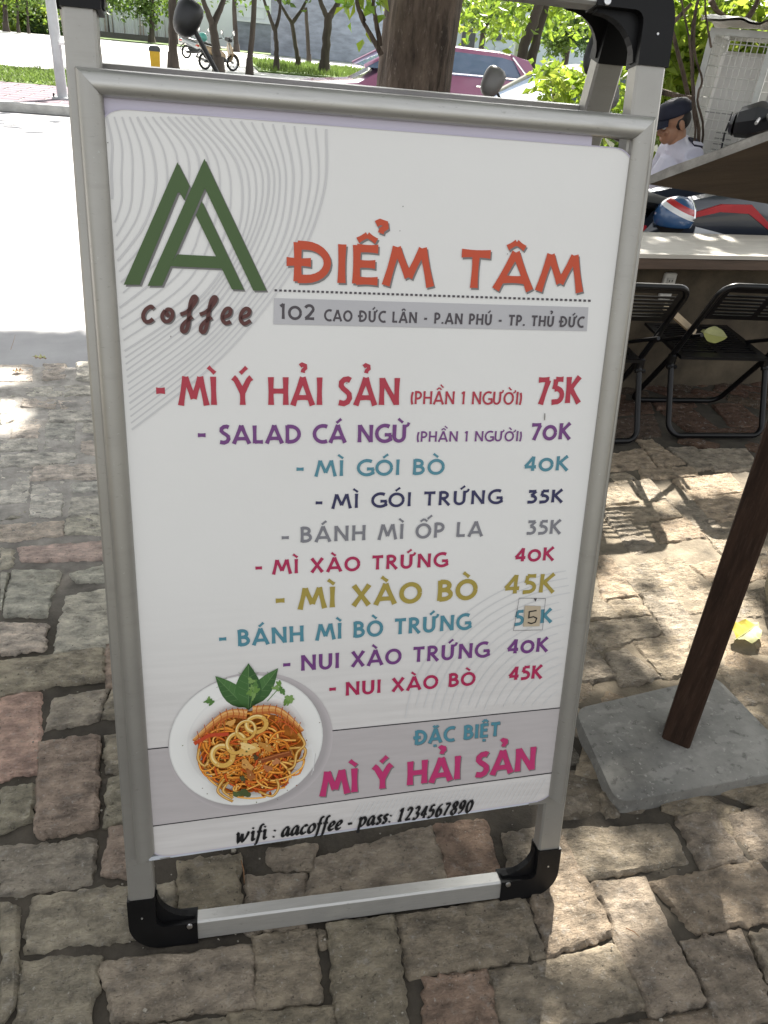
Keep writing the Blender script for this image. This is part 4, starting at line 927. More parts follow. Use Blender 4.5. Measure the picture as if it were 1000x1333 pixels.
b.loft([[p+sd2*i*.013+nn_*j*.006 for i, j in ((-1, -1), (1, -1), (1, 1), (-1, 1))] for p in (p0-e*.05, p1)]); b.build('armrest', mat('light_wood', (.42, .33, .22), .6, var=.2, scale=12), ch1)
# fallen leaves
M_leafy = mat('yellow_leaf', (.52, .42, .045), .5, var=.25, scale=22, trans=.25, col2=(.62, .52, .10)); M_leafp = mat('pale_leaf', (.50, .50, .24), .55, var=.2, scale=20, trans=.25)
def big_leaf(name, loc, e, L, W, label, curl=.25, mats=None, fold=.3, tilt=0.0, ripple=.006):
    e = Vector((e[0], e[1], 0)).normalized(); s = Vector((-e.y, e.x, 0)); b = MB(); n = 12; m = 4; vs = []
    for i in range(n+1):
        t = i/n; w = W*math.sin(math.pi*min(1, t**.85*1.0))**.8 if 0 < t < 1 else .001
        for j in range(-m, m+1):
            k = j/m
            z = abs(k)*w*fold+curl*L*(t-.5)**2*.6+ripple*math.sin(t*19)*abs(k)+tilt*k*w
            vs.append(Vector(loc)+e*(t-.5)*L+s*k*w+Vector((0, 0, z+.004)))
    fs = []; c = 2*m+1
    for i in range(n):
        for j in range(2*m):
            fs.append((i*c+j, (i+1)*c+j, (i+1)*c+j+1, i*c+j+1)); b.m.append(0 if j >= m else 1)
    b.v = vs; b.f = fs; b.c = [(1, 1, 1)]*len(vs)
    o = b.build(name, mats or [M_leafy, M_leafp], smooth=True)
    b2 = MB(); b2.tube([Vector(loc)+e*(t-.5)*L+Vector((0, 0, curl*L*(t-.5)**2*.6+.0055)) for t in (-.12, 0, .3, .6, .95)], [.0013, .0013, .001, .0008, .0004], 5)
    b2.build('midrib', M_leafp, o); return tag(o, label, 'leaf')
lp = gp(972, 824, .014)
big_leaf('fallen_leaf', lp, (gp(992, 806)-gp(944, 842))[:2], .118, .036, 'yellow fallen leaf with a pale folded half lying on the bricks beside the table leg', fold=.16, tilt=.12)
s0 = at(925, 455, 2.74); s0.z = .358
big_leaf('fallen_leaf', s0, (.55, -.35), .095, .034, 'pale yellow leaf lying on the seat of the black folding chair', fold=.1, tilt=.75, ripple=.001, mats=[M_leafp, mat('dull_leaf', (.42, .42, .14), .6, trans=.2)])
s1 = at(918, 440, 2.8); s1.z = .350
big_leaf('fallen_leaf', s1, (-.3, .6), .055, .018, 'small yellow leaf curled at the back of the chair seat', fold=.2, tilt=.8, ripple=.001, mats=[M_leafp, M_leafp])
M_dry = mat('dry_leaf', (.22, .10, .035), .7, var=.3, scale=30)
for (u, v), l, a, tx in (((24, 484), .04, .3, 'small orange dry leaf on the first brick course by the street'), ((53, 467), .055, -.2, 'curled pale dry leaf at the edge of the asphalt')):
    o = big_leaf('dry_leaf', gp(u, v, .003), (math.cos(a), math.sin(a)), l, l*.3, tx, mats=[M_dry, M_dry] if v > 475 else [M_leafp, M_dry])
# pot at the right edge of the yard
pp = gp(1024, 790, 0)
b = MB(); b.lathe([(.0, 0), (.055, 0), (.075, .05), (.082, .10), (.078, .14), (.084, .15), (.084, .165), (.072, .165), (.068, .12), (0, .115)], pp, 22)
tag(b.build('clay_pot', mat('mossy_clay', (.17, .155, .11), .85, var=.3, scale=12, bump=.3), smooth=True), 'round mossy clay pot at the right edge of the yard', 'pot')
# grit: pebbles and crumbs in the joints, a thing nobody could count
b = MB(); rg = random.Random(11)
for i in range(1500):
    x = rg.uniform(-.9, 1.5); y = rg.uniform(.35, 1.5)
    r = rg.uniform(.0008, .0026) if i > 60 else rg.uniform(.003, .006)
    b.ball((x, y, -.010+nz(x, y, 1, 9)*.007+nz(x, y, 4, 30)*.004+r*.6+(.012 if rg.random() < .25 else 0)), (r, r*rg.uniform(.6, 1), r*.7), n=5, m=3)
tag(b.build('grit', mat('grit_stone', (.26, .24, .2), .9, var=.4, scale=200)), 'fine grit and crumbs scattered over the bricks and joints', 'grit', kind='stuff')
# dry twigs among the bricks
for (u, v), (u2, v2) in (((815, 1208), (833, 1220)), ((14, 455), (20, 436)), ((314, 1120), (318, 1150)), ((350, 1200), (356, 1204))):
    b = MB(); p, q_ = gp(u, v, .006), gp(u2, v2, .009); b.tube([p, (p+q_)/2+Vector((.002, 0, .002)), q_], [.0009, .0008, .0004], 5)
    tag(b.build('twig', M_dry), {815: 'thin dark twig on the sunlit brick right of the board', 14: 'thin twig standing at the asphalt edge', 314: 'pale twig in the joint under the poster', 350: 'tiny twig on a brick behind the bottom tube'}[u], 'twig')
# ================================================================ MOTORBIKES, GUARD, CAGE
M_tyre = mat('tyre_rubber', (.014, .014, .014), .8, var=.2, scale=20); M_rim = mat('rim_metal', (.35, .35, .36), .35, .9); M_chrome = mat('chrome', (.75, .75, .76), .12, 1.0, var=.02)
M_seat = mat('black_vinyl', (.015, .015, .016), .5, var=.2, scale=20, bump=.1); M_dark = mat('dark_plastic', (.018, .019, .022), .45, var=.2, scale=10); M_lens = mat('headlight_glass', (.7, .72, .75), .08, 0, .05, spec=.9); M_redl = mat('tail_light_red', (.45, .012, .008), .2, 0, .1, coat=.5)
M_mglass = mat('mirror_glass', (.45, .46, .48), .06, 1.0, var=.02); M_brake = mat('spring_steel', (.4, .4, .4), .4, .9)
def paint(name, c, coat=1.0): return mat(name, c, .28, .0, .06, 4, coat=coat)
def rr(cx, cy, cz, w, h, n=10, p=2.6, tilt=0.0):            # rounded section across the bike (x, z), slanted by tilt
    out = []
    for k in range(n):
        a = 2*math.pi*k/n; ca, sa = math.cos(a), math.sin(a)
        x = w*math.copysign(abs(ca)**(2/p), ca); z = h*math.copysign(abs(sa)**(2/p), sa)
        out.append(Vector((cx+x, cy+z*tilt, cz+z)))
    return out
def motorbike(loc, rz, sc, body, accent, label, group, stripe=None, fairing=False, mirror=M_dark, mdrop=0.0, msz=1.0, mset=(1, 1), cat='motorbike', steer=0.0):
    t = thing('motorbike', loc, label, cat, group, rz); t.scale = (sc, sc, sc)
    for yy in (-.62, .62):
        Rm = Matrix.Rotation(math.pi/2, 3, 'Y'); b = LB()
        b.lathe([(.205, -.03), (.235, -.045), (.262, -.035), (.274, 0), (.262, .035), (.235, .045), (.205, .03), (.205, -.03)], (0, yy, .274), 26, Rm); w = b.build('wheel', M_tyre, t, smooth=True)
        b = LB(); b.lathe([(.205, -.028), (.205, .028), (.19, .02), (.19, -.02), (.205, -.028)], (0, yy, .274), 26, Rm)
        for k in range(6):
            a = k*math.pi/3; b.tube([(0, yy+.03*math.cos(a), .274+.03*math.sin(a)), (0, yy+.195*math.cos(a+.2), .274+.195*math.sin(a+.2))], .011, 6)
        b.lathe([(.001, -.05), (.04, -.05), (.04, .05), (.001, .05)], (0, yy, .274), 14, Rm); b.build('rim', M_rim, w)
    b = LB()
    for s in (-1, 1): b.tube([(s*.055, -.62, .274), (s*.055, -.53, .60)], .019, 8)
    b.tube([(0, -.52, .60), (0, -.43, .93)], .028, 8); b.build('fork', M_brake, t)
    b = LB(); arc = [(-.62+.295*math.cos(a), .274+.295*math.sin(a)) for a in [math.radians(200-18*i) for i in range(10)]]
    b.loft([[Vector((x, y, z+o)) for x, o in ((-.06, -.02), (-.05, .008), (.05, .008), (.06, -.02), (.04, 0), (-.04, 0))] for y, z in arc]); b.build('front_mudguard', body, t, smooth=True)
    b = LB(); b.loft([rr(0, -.46, .30, .10, .02, tilt=.1), rr(0, -.545, .45, .15, .05), rr(0, -.53, .60, .185, .06), rr(0, -.50, .72, .17, .06), rr(0, -.47, .84, .10, .05)]); fs_ = b.build('front_shield', body, t, smooth=True)
    if stripe:
        b = LB()
        for s in (-1, 1): b.loft([[Vector((s*(.192), -.52, .56)), Vector((s*.192, -.50, .60)), Vector((s*.186, -.505, .60)), Vector((s*.186, -.525, .56))], [Vector((s*.15, -.53, .70)), Vector((s*.15, -.51, .735)), Vector((s*.144, -.515, .735)), Vector((s*.144, -.535, .70))]])
        b.build('shield_stripe', stripe, fs_)
    b = LB(); b.loft([rr(0, -.40, .34, .11, .05), rr(0, -.20, .31, .14, .045), rr(0, .05, .33, .14, .06)]); b.build('footboard', M_dark, t, smooth=True)
    b = LB(); b.loft([rr(0, -.30, .44, .035, .10), rr(0, -.12, .50, .085, .13), rr(0, .10, .53, .135, .17), rr(0, .40, .60, .15, .13), rr(0, .70, .70, .11, .08), rr(0, .92, .76, .05, .03)], True); rb = b.build('rear_body', body, t, smooth=True)
    if stripe:
        b = LB()
        for s in (-1, 1):
            pts = [(s*.142, .02, .55), (s*.158, .24, .64), (s*.150, .52, .68), (s*.118, .74, .72)]
            b.tube(pts, [.008, .016, .014, .005], 6, flat=1.6)
            b.tube([(s*.158, .24, .63), (s*.162, .40, .54), (s*.14, .58, .50)], [.014, .012, .004], 6, flat=1.6)
        b.build('side_stripe', stripe, rb)
    if fairing:
        fo = [(.52, .66), (.40, .80), (.10, .86), (-.12, .88), (-.34, .80), (-.46, .62), (-.20, .50), (.2, .52)]
        for s in (-1, 1):
            b = LB(); n_ = len(fo); fc_ = (sum(p[0] for p in fo)/n_, sum(p[1] for p in fo)/n_)
            b.loft([[Vector((s*x, fc_[0]+(y-fc_[0])*k, fc_[1]+(z-fc_[1])*k)) for y, z in fo] for x, k in ((.10, 1.0), (.165, 1.0), (.19, .86), (.20, .55))]); fg = b.build('side_fairing', body, t, smooth=True)
            b = LB()
            for pts, w in (([(.44, .72), (.12, .80), (-.06, .80), (-.36, .64)], .018),): b.loft([[Vector((s*.186, y, z+w*q)), Vector((s*.2035, y, z+w*q)), Vector((s*.2035, y, z-w*q)), Vector((s*.186, y, z-w*q))] for (y, z), q in zip(pts, (.4, 1, 1.2, .3))])
            b.build('red_flash', stripe, fg); b = LB(); b.loft([[Vector((s*.186, y, z+w)), Vector((s*.204, y, z+w)), Vector((s*.204, y, z-w)), Vector((s*.186, y, z-w))] for y, z, w in ((.24, .69, .02), (.02, .66, .012))]); b.build('white_decal', M_lens, fg)
    b = LB(); b.loft([rr(0, -.10, .70, .05, .02), rr(0, 0, .735, .12, .035), rr(0, .25, .765, .145, .035), rr(0, .45, .80, .135, .04), rr(0, .78, .83, .10, .03), rr(0, .82, .82, .05, .01)]); b.build('seat', M_seat, t, smooth=True)
    b = LB(); b.tube([(.07, .55, .84), (.10, .80, .86), (.06, .96, .88), (-.06, .96, .88), (-.10, .80, .86), (-.07, .55, .84)], .013, 8); b.build('grab_rail', M_dark, t, smooth=True)
    b = LB(); b.tube([(-.34, -.34, 1.0), (-.22, -.38, 1.02), (-.06, -.43, .98), (.06, -.43, .98), (.22, -.38, 1.02), (.34, -.34, 1.0)], .013, 8); hb = b.build('handlebar', M_chrome, t, smooth=True)
    for s in (-1, 1):
        b = LB(); b.tube([(s*.24, -.372, 1.017), (s*.37, -.33, .995)], .018, 10); b.build('grip', M_seat, hb, smooth=True)
        b = LB(); b.tube([(s*.2, -.42, 1.0), (s*.34, -.41, .985)], .007, 6); b.build('brake_lever', M_brake, hb)
    b = LB(); b.loft([rr(0, -.56, .97, .03, .02), rr(0, -.53, .97, .13, .07), rr(0, -.45, .99, .16, .085), rr(0, -.37, 1.0, .13, .06)]); cw = b.build('handlebar_cowl', accent, t, smooth=True)
    b = LB(); b.loft([rr(0, -.563, .96, .10, .045), rr(0, -.545, .96, .115, .055)]); b.build('headlight', M_lens, cw, smooth=True)
    for s, on in ((-1, mset[0]), (1, mset[1])):
        if not on: continue
        top_ = Vector((s*.335, -.43, 1.19+mdrop)); b = LB(); b.tube([(s*.19, -.39, 1.02), (s*.235, -.41, 1.08), top_-Vector((s*.02, 0, .03))], .0075, 8); mr = b.build('mirror_stalk', M_dark, t, smooth=True)
        b = LB(); Rx = Matrix.Rotation(math.radians(-12), 3, 'X')@Matrix.Rotation(s*math.radians(-24), 3, 'Y')
        w, h = .058*msz, .078*msz
        out = []
        for k in range(16):
            a = 2*math.pi*k/16; ca, sa = math.cos(a), math.sin(a)
            out.append((w*math.copysign(abs(ca)**.75, ca)*(1+.18*sa), h*math.copysign(abs(sa)**.75, sa)))
        rings = [[top_+Rx@Vector((x*f_, y_, z*f_)) for x, z in out] for f_, y_ in ((.35, -.042), (.72, -.034), (.95, -.016), (1.0, .0), (.97, .006))]
        b.loft(rings); b.mi = 1; b.add([top_+Rx@Vector((x*.9, .0068, z*.9)) for x, z in out], [tuple(range(15, -1, -1))]); b.build('mirror_head', [mirror, M_mglass], mr, smooth=True)
    b = LB(); b.loft([rr(0, .90, .72, .07, .035), rr(0, .955, .73, .06, .025)]); b.build('tail_light', M_redl, t, smooth=True)
    b = LB(); b.tube([(.14, .12, .24), (.15, .40, .27), (.16, .72, .36), (.16, .90, .40)], [.022, .04, .045, .035], 10); b.build('exhaust', M_chrome, t, smooth=True)
    b = LB(); b.loft([rr(0, -.30, .36, .05, .05), rr(0, -.12, .38, .10, .10), rr(0, .15, .40, .12, .13), rr(0, .38, .42, .10, .11), rr(0, .5, .42, .05, .05)]); b.build('lower_fairing', M_dark, t, smooth=True)
    b = LB(); b.tube([(-.08, .62, .274), (-.10, .30, .30), (-.10, .0, .32)], [.05, .075, .06], 8); b.build('engine', M_dark, t, smooth=True)
    b = LB(); b.tube([(0, .72, .62), (0, .90, .50), (0, .98, .38)], [.05, .045, .03], 6, flat=.4); b.build('rear_mudguard', M_dark, t)
    return t
GB = 'motorbikes parked behind the menu board'
m0 = at(244, 24, 2.9)
motorbike((m0.x+.335*1.06, m0.y+.43*1.06, -.03), 0, 1.06, paint('black_paint', (.012, .012, .014)), M_dark, 'black motorbike behind the board, one black mirror showing above the top rail', GB, msz=.68, mdrop=(m0.z+.03)/1.06-1.19, mset=(1, 0))
m1 = at(641, 107, 4.55); m1o = Matrix.Rotation(-.12, 3, 'Z')@Vector((-.335, -.43, 0))*.98
motorbike((m1.x-m1o.x, m1.y-m1o.y, -.03), -.12, .98, paint('red_paint', (.40, .018, .012)), paint('red_cowl_paint', (.45, .03, .02)), 'red motorbike behind the board whose grey mirrors show below the pink car', GB, mirror=mat('grey_mirror_shell', (.17, .165, .16), .35, var=.1), mdrop=(m1.z+.03)/.98-1.19, msz=1.05)
m2 = at(780, 74, 4.9); m2o = Matrix.Rotation(.12, 3, 'Z')@Vector((-.335, -.43, 0))*.98
motorbike((m2.x-m2o.x, m2.y-m2o.y, -.02), .12, .98, paint('black_gloss_paint', (.014, .015, .018)), M_dark, 'black motorbike whose dark mirror shell shows beside the upper right sign corner', GB, msz=1.75, mdrop=(m2.z+.03)/.98-1.19, mset=(1, 0))
navy = paint('dark_blue_paint', (.022, .028, .042)); M_rs = mat('red_decal', (.42, .02, .03), .35)
bD = motorbike((2.42, 3.66, -.02), math.radians(90+180+4), .96, navy, mat('dark_cowl', (.02, .022, .028), .3), 'dark blue motorbike with red side stripes parked behind the counter', GB, stripe=M_rs, fairing=True, mset=(0, 0))
bD.rotation_euler.z = math.radians(97)
gT = at(1006, 158, 3.75); eR = Matrix.Rotation(math.radians(228), 3, 'Z')@Vector((.32, -.345, 0))*1.08
bE = motorbike((gT.x-eR.x, gT.y-eR.y, gT.z-1.0*1.08), math.radians(228), 1.08, paint('charcoal_paint', (.03, .033, .04)), M_dark, 'charcoal motorbike at the far right behind the counter, black grip rising over the table top', GB, stripe=mat('silver_decal', (.4, .42, .46), .3, .6), mset=(0, 0))
for ch in bE.children_recursive:
    if ch.name.startswith('headlight'): ch.data.materials[0] = M_dark
# striped helmet
hp = at(877, 288, 3.44); hp.z = .70
ht = thing('helmet', hp, 'blue open-face helmet with red and white stripes resting by the counter', 'helmet', rz=math.radians(12))
b = LB(); n_, m_ = 48, 30; M_hb = mat('helmet_blue', (.030, .085, .20), .25, 0, .06, 6, coat=.8); M_hr = mat('helmet_red', (.42, .03, .035), .25, coat=.8); M_hw = mat('helmet_white', (.66, .67, .68), .25, coat=.8)
hv = []; RX, RY, RZ = .118, .095, .102
for i in range(m_+1):
    th = math.pi*.64*i/m_
    for k in range(n_):
        a = 2*math.pi*k/n_; hv.append(Vector((RX*math.sin(th)*math.cos(a), RY*math.sin(th)*math.sin(a), RZ*math.cos(th))))
hf = []; hm = []
for i in range(m_):
    for k in range(n_):
        q = [i*n_+k, (i+1)*n_+k, (i+1)*n_+(k+1) % n_, i*n_+(k+1) % n_]; c = sum((hv[j] for j in q), Vector())/4
        if c.x > .052 and c.z < .075: continue
        hf.append(tuple(q)); yy = c.y/RY+c.z*2.2-.05
        tt = c.z/RZ+.30*c.x/RX-.25*c.y/RY
        hm.append(1 if .52 < tt < .78 else 2 if .28 < tt <= .52 else 0)
b.v = hv; b.f = hf; b.m = hm; b.c = [(1, 1, 1)]*len(hv)
nt = M_hb.node_tree; Lk = nt.links.new; pb = nt.nodes['Principled BSDF']; tcn = nt.nodes.new('ShaderNodeTexCoord'); dp = nt.nodes.new('ShaderNodeVectorMath'); dp.operation = 'DOT_PRODUCT'; dp.inputs[1].default_value = (.30/RX, -.25/RY, 1/RZ); Lk(tcn.outputs['Object'], dp.inputs[0])
cr = nt.nodes.new('ShaderNodeValToRGB'); cr.color_ramp.interpolation = 'CONSTANT'; Lk(dp.outputs['Value'], cr.inputs[0]); ce = cr.color_ramp.elements; ce[0].color = (.030, .085, .20, 1); ce[1].position = .28; ce[1].color = (.66, .67, .68, 1)
e_ = ce.new(.52); e_.color = (.42, .03, .035, 1); e_ = ce.new(.78); e_.color = (.030, .085, .20, 1); Lk(cr.outputs[0], pb.inputs['Base Color']); b.m = [0]*len(b.f)
hs_ = b.build('shell', M_hb, ht, smooth=True); md = hs_.modifiers.new('thickness', 'SOLIDIFY'); md.thickness = .012; md.offset = -1
b = LB(); b.tube([Vector((.053, y, math.sqrt(max(0, 1-(y/RY)**2-(.053/RX)**2))*RZ*1.0)) for y in [-.0845+.169*i/14 for i in range(15)]], .006, 6); b.build('trim', M_chrome, ht, smooth=True)
b = LB(); b.ball((-.01, 0, -.01), (.098, .078, .082)); b.build('lining', mat('helmet_lining', (.02, .018, .018), .95), ht, smooth=True)
ht.scale = (.9, .9, .9)
# ---- seated guard: a voxel-skinned figure
def blob(name, parts, m, parent, vox=.009, extra=None):
    b = MB()
    for p in parts:
        if p[0] == 'b': b.ball(p[1], p[2], p[3] if len(p) > 3 else None, 14, 10)
        else: b.tube(p[1], p[2], 12, flat=p[3] if len(p) > 3 else None)
    o = b.build(name, m, parent, smooth=True)
    md = o.modifiers.new('one_surface', 'REMESH'); md.mode = 'VOXEL'; md.voxel_size = vox; md.use_smooth_shade = True
    sm = o.modifiers.new('relax', 'SMOOTH'); sm.factor = .5; sm.iterations = 3
    return o
M_skin = mat('skin', (.36, .19, .115), .5, var=.08, scale=12); M_shirt = mat('uniform_shirt', (.56, .56, .66), .8, var=.05, scale=9, bump=.5, bscale=16); M_trou = mat('navy_trousers', (.02, .024, .05), .85, var=.2); M_cap = mat('navy_cap', (.010, .012, .028), .8, var=.2, scale=30, bump=.2); M_hair = mat('black_hair', (.008, .007, .006), .6)
gsc = .86; hx = at(876, 160, 4.38); hx.x -= .014; hx.z /= gsc; GX, GY, GZ = hx.x, hx.y, hx.z                # head centre
pr_ = thing('person', (GX+.10, GY, 0), 'seated guard in pale uniform shirt and navy cap, head bowed to the left', 'person')
def g_(x, y, z): return Vector((GX+x, GY+y, GZ+z))
Rh = Matrix.Rotation(math.radians(-24), 3, 'Y')                        # bowed towards -x
def h_(x, y, z): return g_(0, 0, 0)+Rh@Vector((x, y, z))
head = [('b', h_(.012, 0, .030), (.098, .077, .092), Rh), ('b', h_(-.025, 0, -.045), (.072, .060, .072), Rh), ('b', h_(-.062, 0, -.088), (.030, .030, .022), Rh), ('b', h_(-.096, 0, -.030), (.020, .013, .018), Rh), ('t', [h_(-.088, 0, .012), h_(-.105, 0, -.034)], [.009, .012]),
        ('b', h_(-.090, 0, -.070), (.011, .024, .007), Rh), ('b', h_(-.087, 0, -.080), (.011, .020, .007), Rh), ('b', h_(-.082, 0, .022), (.014, .055, .010), Rh),
        ('b', h_(.022, -.078, -.018), (.020, .008, .033), Rh), ('b', h_(.022, .078, -.018), (.020, .008, .033), Rh), ('b', h_(-.070, -.040, -.028), (.018, .02, .018), Rh), ('b', h_(-.070, .040, -.028), (.018, .02, .018), Rh)]
neck = [('t', [h_(.025, 0, -.05), g_(.065, 0, -.12), g_(.09, 0, -.17)], [.056, .058, .075])]
SH = g_(.10, 0, -.155); HIPZ = .50; hip = Vector((GX+.16, GY, HIPZ))
torso = [('t', [hip, hip+Vector((.02, 0, .16)), SH+Vector((.02, 0, -.14)), SH+Vector((.0, 0, -.03))], [.165, .155, .170, .10], 1.0), ('t', [SH+Vector((.01, -.175, -.03)), SH, SH+Vector((.01, .175, -.03))], [.062, .085, .062])]
arms = []; sleeves = []; hands = []
for s in (-1, 1):
    a, e2, w2 = SH+Vector((.01, s*.185, -.04)), SH+Vector((-.03, s*.235, -.30)), SH+Vector((-.24, s*.10, -.36))
    arms += [('t', [a, e2], [.048, .040]), ('t', [e2, w2], [.038, .026])]; sleeves += [('t', [a, a.lerp(e2, .8)], [.064, .060])]
    pd = (w2-e2).normalized(); pl_ = w2+pd*.05; arms += [('b', pl_, (.045, .034, .018))]
    for k in range(4):
        o_ = Vector((0, (k-1.5)*.018, 0)); k0 = pl_+pd*.035+o_; k1 = k0+pd*(.034+.004*(1 if k in (1, 2) else 0))+Vector((0, 0, -.012)); k2 = k1+pd*.018+Vector((0, 0, -.024))
        arms += [('t', [k0-pd*.02, k0, k1, k2], [.009, .009, .0085, .007])]
    th0 = pl_+Vector((0, -s*.030, .006)); arms += [('t', [th0-pd*.02, th0+pd*.015+Vector((0, -s*.012, .008)), th0+pd*.045+Vector((0, -s*.008, .004))], [.011, .010, .008])]
legs = []; trous = []; shoes = []
for s in (-1, 1):
    h2, kn, an = hip+Vector((0, s*.09, 0)), hip+Vector((-.40, s*.14, .06)), Vector((hip.x-.38, GY+s*.15, .09))
    legs += [('t', [h2, kn], [.075, .052]), ('t', [kn, an], [.050, .034])]; trous += [('t', [h2, kn], [.098, .068]), ('t', [kn, an+Vector((0, 0, .02))], [.066, .056])]
    legs += [('t', [an, an+Vector((-.03, 0, -.05)), an+Vector((-.15, 0, -.06))], [.034, .036, .026])]; shoes += [('t', [an+Vector((.05, 0, -.045)), an+Vector((-.05, 0, -.04)), an+Vector((-.17, 0, -.055))], [.042, .045, .034])]
body = blob('body', head+neck+torso[:1]+arms+legs, M_skin, pr_, .0065)
blob('shirt', [(p[0], p[1], [r+.014 for r in p[2]]) for p in torso]+sleeves+[('t', [g_(.045, 0, -.115), g_(.085, 0, -.155)], [.068, .085])], M_shirt, pr_, .009)
blob('trousers', trous+[('b', hip, (.16, .17, .12))], M_trou, pr_, .012); blob('shoes', shoes, M_seat, pr_, .012)
blob('hair', [('b', h_(.035, 0, .008), (.088, .080, .075), Rh), ('b', h_(.010, -.066, .004), (.022, .012, .035), Rh)], M_hair, pr_, .008)
b = MB(); prof_ = [(.0005, .098), (.04, .096), (.082, .082), (.102, .055), (.104, .030), (.106, .018)]
cap_v = None
b.v = []; n_ = 26
for r, z in prof_:
    for k in range(n_):
        a = 2*math.pi*k/n_; b.v.append(tuple(h_(.014+r*1.10*math.cos(a), r*.90*math.sin(a), z*1.06+.030)))
b.f = [(i*n_+k, i*n_+(k+1) % n_, (i+1)*n_+(k+1) % n_, (i+1)*n_+k) for i in range(len(prof_)-1) for k in range(n_)]; b.m = [0]*len(b.f); b.c = [(1, 1, 1)]*len(b.v)
cap = b.build('cap', M_cap, pr_, smooth=True); md = cap.modifiers.new('thickness', 'SOLIDIFY'); md.thickness = .004
b = MB(); vs = []
for i in range(6):
    for k in range(9):
        a = math.radians(130+100*k/8); r = .098+i*.016*(1-((k-4)/5.2)**2); vs.append(h_(.014+r*1.10*math.cos(a), r*.90*math.sin(a), .049-i*.007))
b.add(vs, [(i*9+k, i*9+k+1, (i+1)*9+k+1, (i+1)*9+k) for i in range(5) for k in range(8)]); o = b.build('cap_peak', M_cap, cap, smooth=True); md = o.modifiers.new('thickness', 'SOLIDIFY'); md.thickness = .004
b = MB(); b.ball(h_(-.078, -.034, .002), .0125, n=10, m=6); b.build('eye', mat('eye_white', (.6, .58, .55), .2), body, smooth=True)
b = MB(); c_ = SH+Vector((.02, -.13, .062)); b.box(c_, (.065, .11, .012), Matrix.Rotation(.35, 3, 'X')@Matrix.Rotation(.1, 3, 'Y'), .004); ep = b.build('epaulette', M_cap, pr_)
b = MB(); b.box(c_+Vector((.0, -.035, -.003)), (.066, .03, .013), Matrix.Rotation(.35, 3, 'X')@Matrix.Rotation(.1, 3, 'Y'), .003); b.build('epaulette_band', M_shirt, ep)
b = MB(); pc_ = SH+Vector((-.035, -.255, -.13)); bd_n = Vector((-.25, -1, .1)).normalized(); rot_ = bd_n.to_track_quat('Z', 'Y').to_matrix()
b.lathe([(.0001, .006), (.030, .006), (.034, .003), (.034, -.004)], pc_, 18, rot_); bdg = b.build('arm_badge', mat('badge_orange', (.52, .22, .05), .6), pr_, smooth=False)
b = MB(); b.lathe([(.012, .0075), (.022, .0075), (.022, .006), (.012, .006), (.012, .0075)], pc_, 14, rot_); b.build('badge_ring', mat('badge_cream', (.60, .45, .22), .6), bdg)
pr_.scale = (gsc, gsc, gsc)
st = thing('stool', (hip.x-.01, GY, 0), 'dark low stool under the seated guard', 'stool'); b = LB(); b.lathe([(0, .26), (.16, .26), (.165, .285), (.15, .30), (0, .30)], (0, 0, 0), 18); b.build('seat', M_seat, st, smooth=True)
for k in range(4):
    b = LB(); a = math.pi/4+k*math.pi/2; b.tube([(.11*math.cos(a), .11*math.sin(a), .26), (.17*math.cos(a), .17*math.sin(a), 0)], .012, 8); b.build('leg', M_dark, st)
# ---- wire cage with the air conditioner
M_cage = mat('galvanised_frame', (.47, .48, .46), .55, .25, var=.2, scale=10, bump=.2); M_wire = mat('cage_wire', (.50, .50, .47), .5, .3); M_ac = mat('off_white_enamel', (.60, .59, .57), .5, var=.08, scale=4)
cy = 4.55; cTL, cTR = at(930, 36, cy), at(1006, 46, cy)
cg = thing('wire_cage', ((cTL.x+cTR.x)/2, cy, 0), 'grey steel mesh cage standing round an air conditioner among the leaves', 'cage', rz=math.radians(-40))
cw_, cd_, ch_ = .32, .58, cTL.z
cg.location = (cTL.x+.16*math.cos(math.radians(-40)), cTL.y+.16*math.sin(math.radians(-40)), 0); bar = .032
for sx in (0, 1):
    for sy in (0, 1):
        b = LB(); b.box((cw_*(sx-.5), cd_*sy, ch_/2), (bar, bar, ch_)); b.build('post', M_cage, cg)
zs = (ch_-.016, .80, .12)
for z in zs:
    for sy in (0, 1): b = LB(); b.box((0, cd_*sy, z), (cw_-bar-.002, bar, bar)); b.build('rail', M_cage, cg)
    for sx in (0, 1): b = LB(); b.box((cw_*(sx-.5), cd_/2, z), (bar, cd_-bar-.002, bar)); b.build('rail', M_cage, cg)
def wires(name, horiz, face):
    b = LB(); r = .0026
    for (za, zb) in ((.80, ch_-.016), (.12, .80)):
        nW = 10 if face == 'f' else 22
        for i in range(1, nW):
            if face == 'f': x = cw_*(i/nW-.5); b.tube([(x, -.004, za), (x, -.004, zb)], r, 5, False)
            else: y = cd_*i/nW; b.tube([(cw_*(.5 if face == 'r' else -.5), y, za), (cw_*(.5 if face == 'r' else -.5), y, zb)], r, 5, False)
        nH = max(2, int((zb-za)/.052))
        for i in range(1, nH):
            z = za+(zb-za)*i/nH
            if face == 'f': b.tube([(-cw_/2, .0, z), (cw_/2, .0, z)], r*1.2, 5, False)
            else: x = cw_*(.5 if face == 'r' else -.5); b.tube([(x, 0, z), (x, cd_, z)], r, 5, False)
    b.build('wire_mesh', M_wire, cg)
for f_ in 'frl': wires('wire_mesh', True, f_)
ac = thing('air_conditioner', (cg.location.x+.02+.10*math.sin(math.radians(40)), cg.location.y+.10*math.cos(math.radians(40)), .30), 'off-white outdoor air conditioner unit inside the wire cage', 'air conditioner', rz=math.radians(-40))
b = LB(); b.box((.0, .27, .33+.25), (.25, .44, 1.06), bev=.02); hsg = b.build('housing', M_ac, ac)
b = LB()
for k in range(7): b.box((.02, .002, .52+k*.03), (.10, .006, .007))
b.build('grille_slots', mat('slot_grey', (.28, .28, .27), .6), hsg)
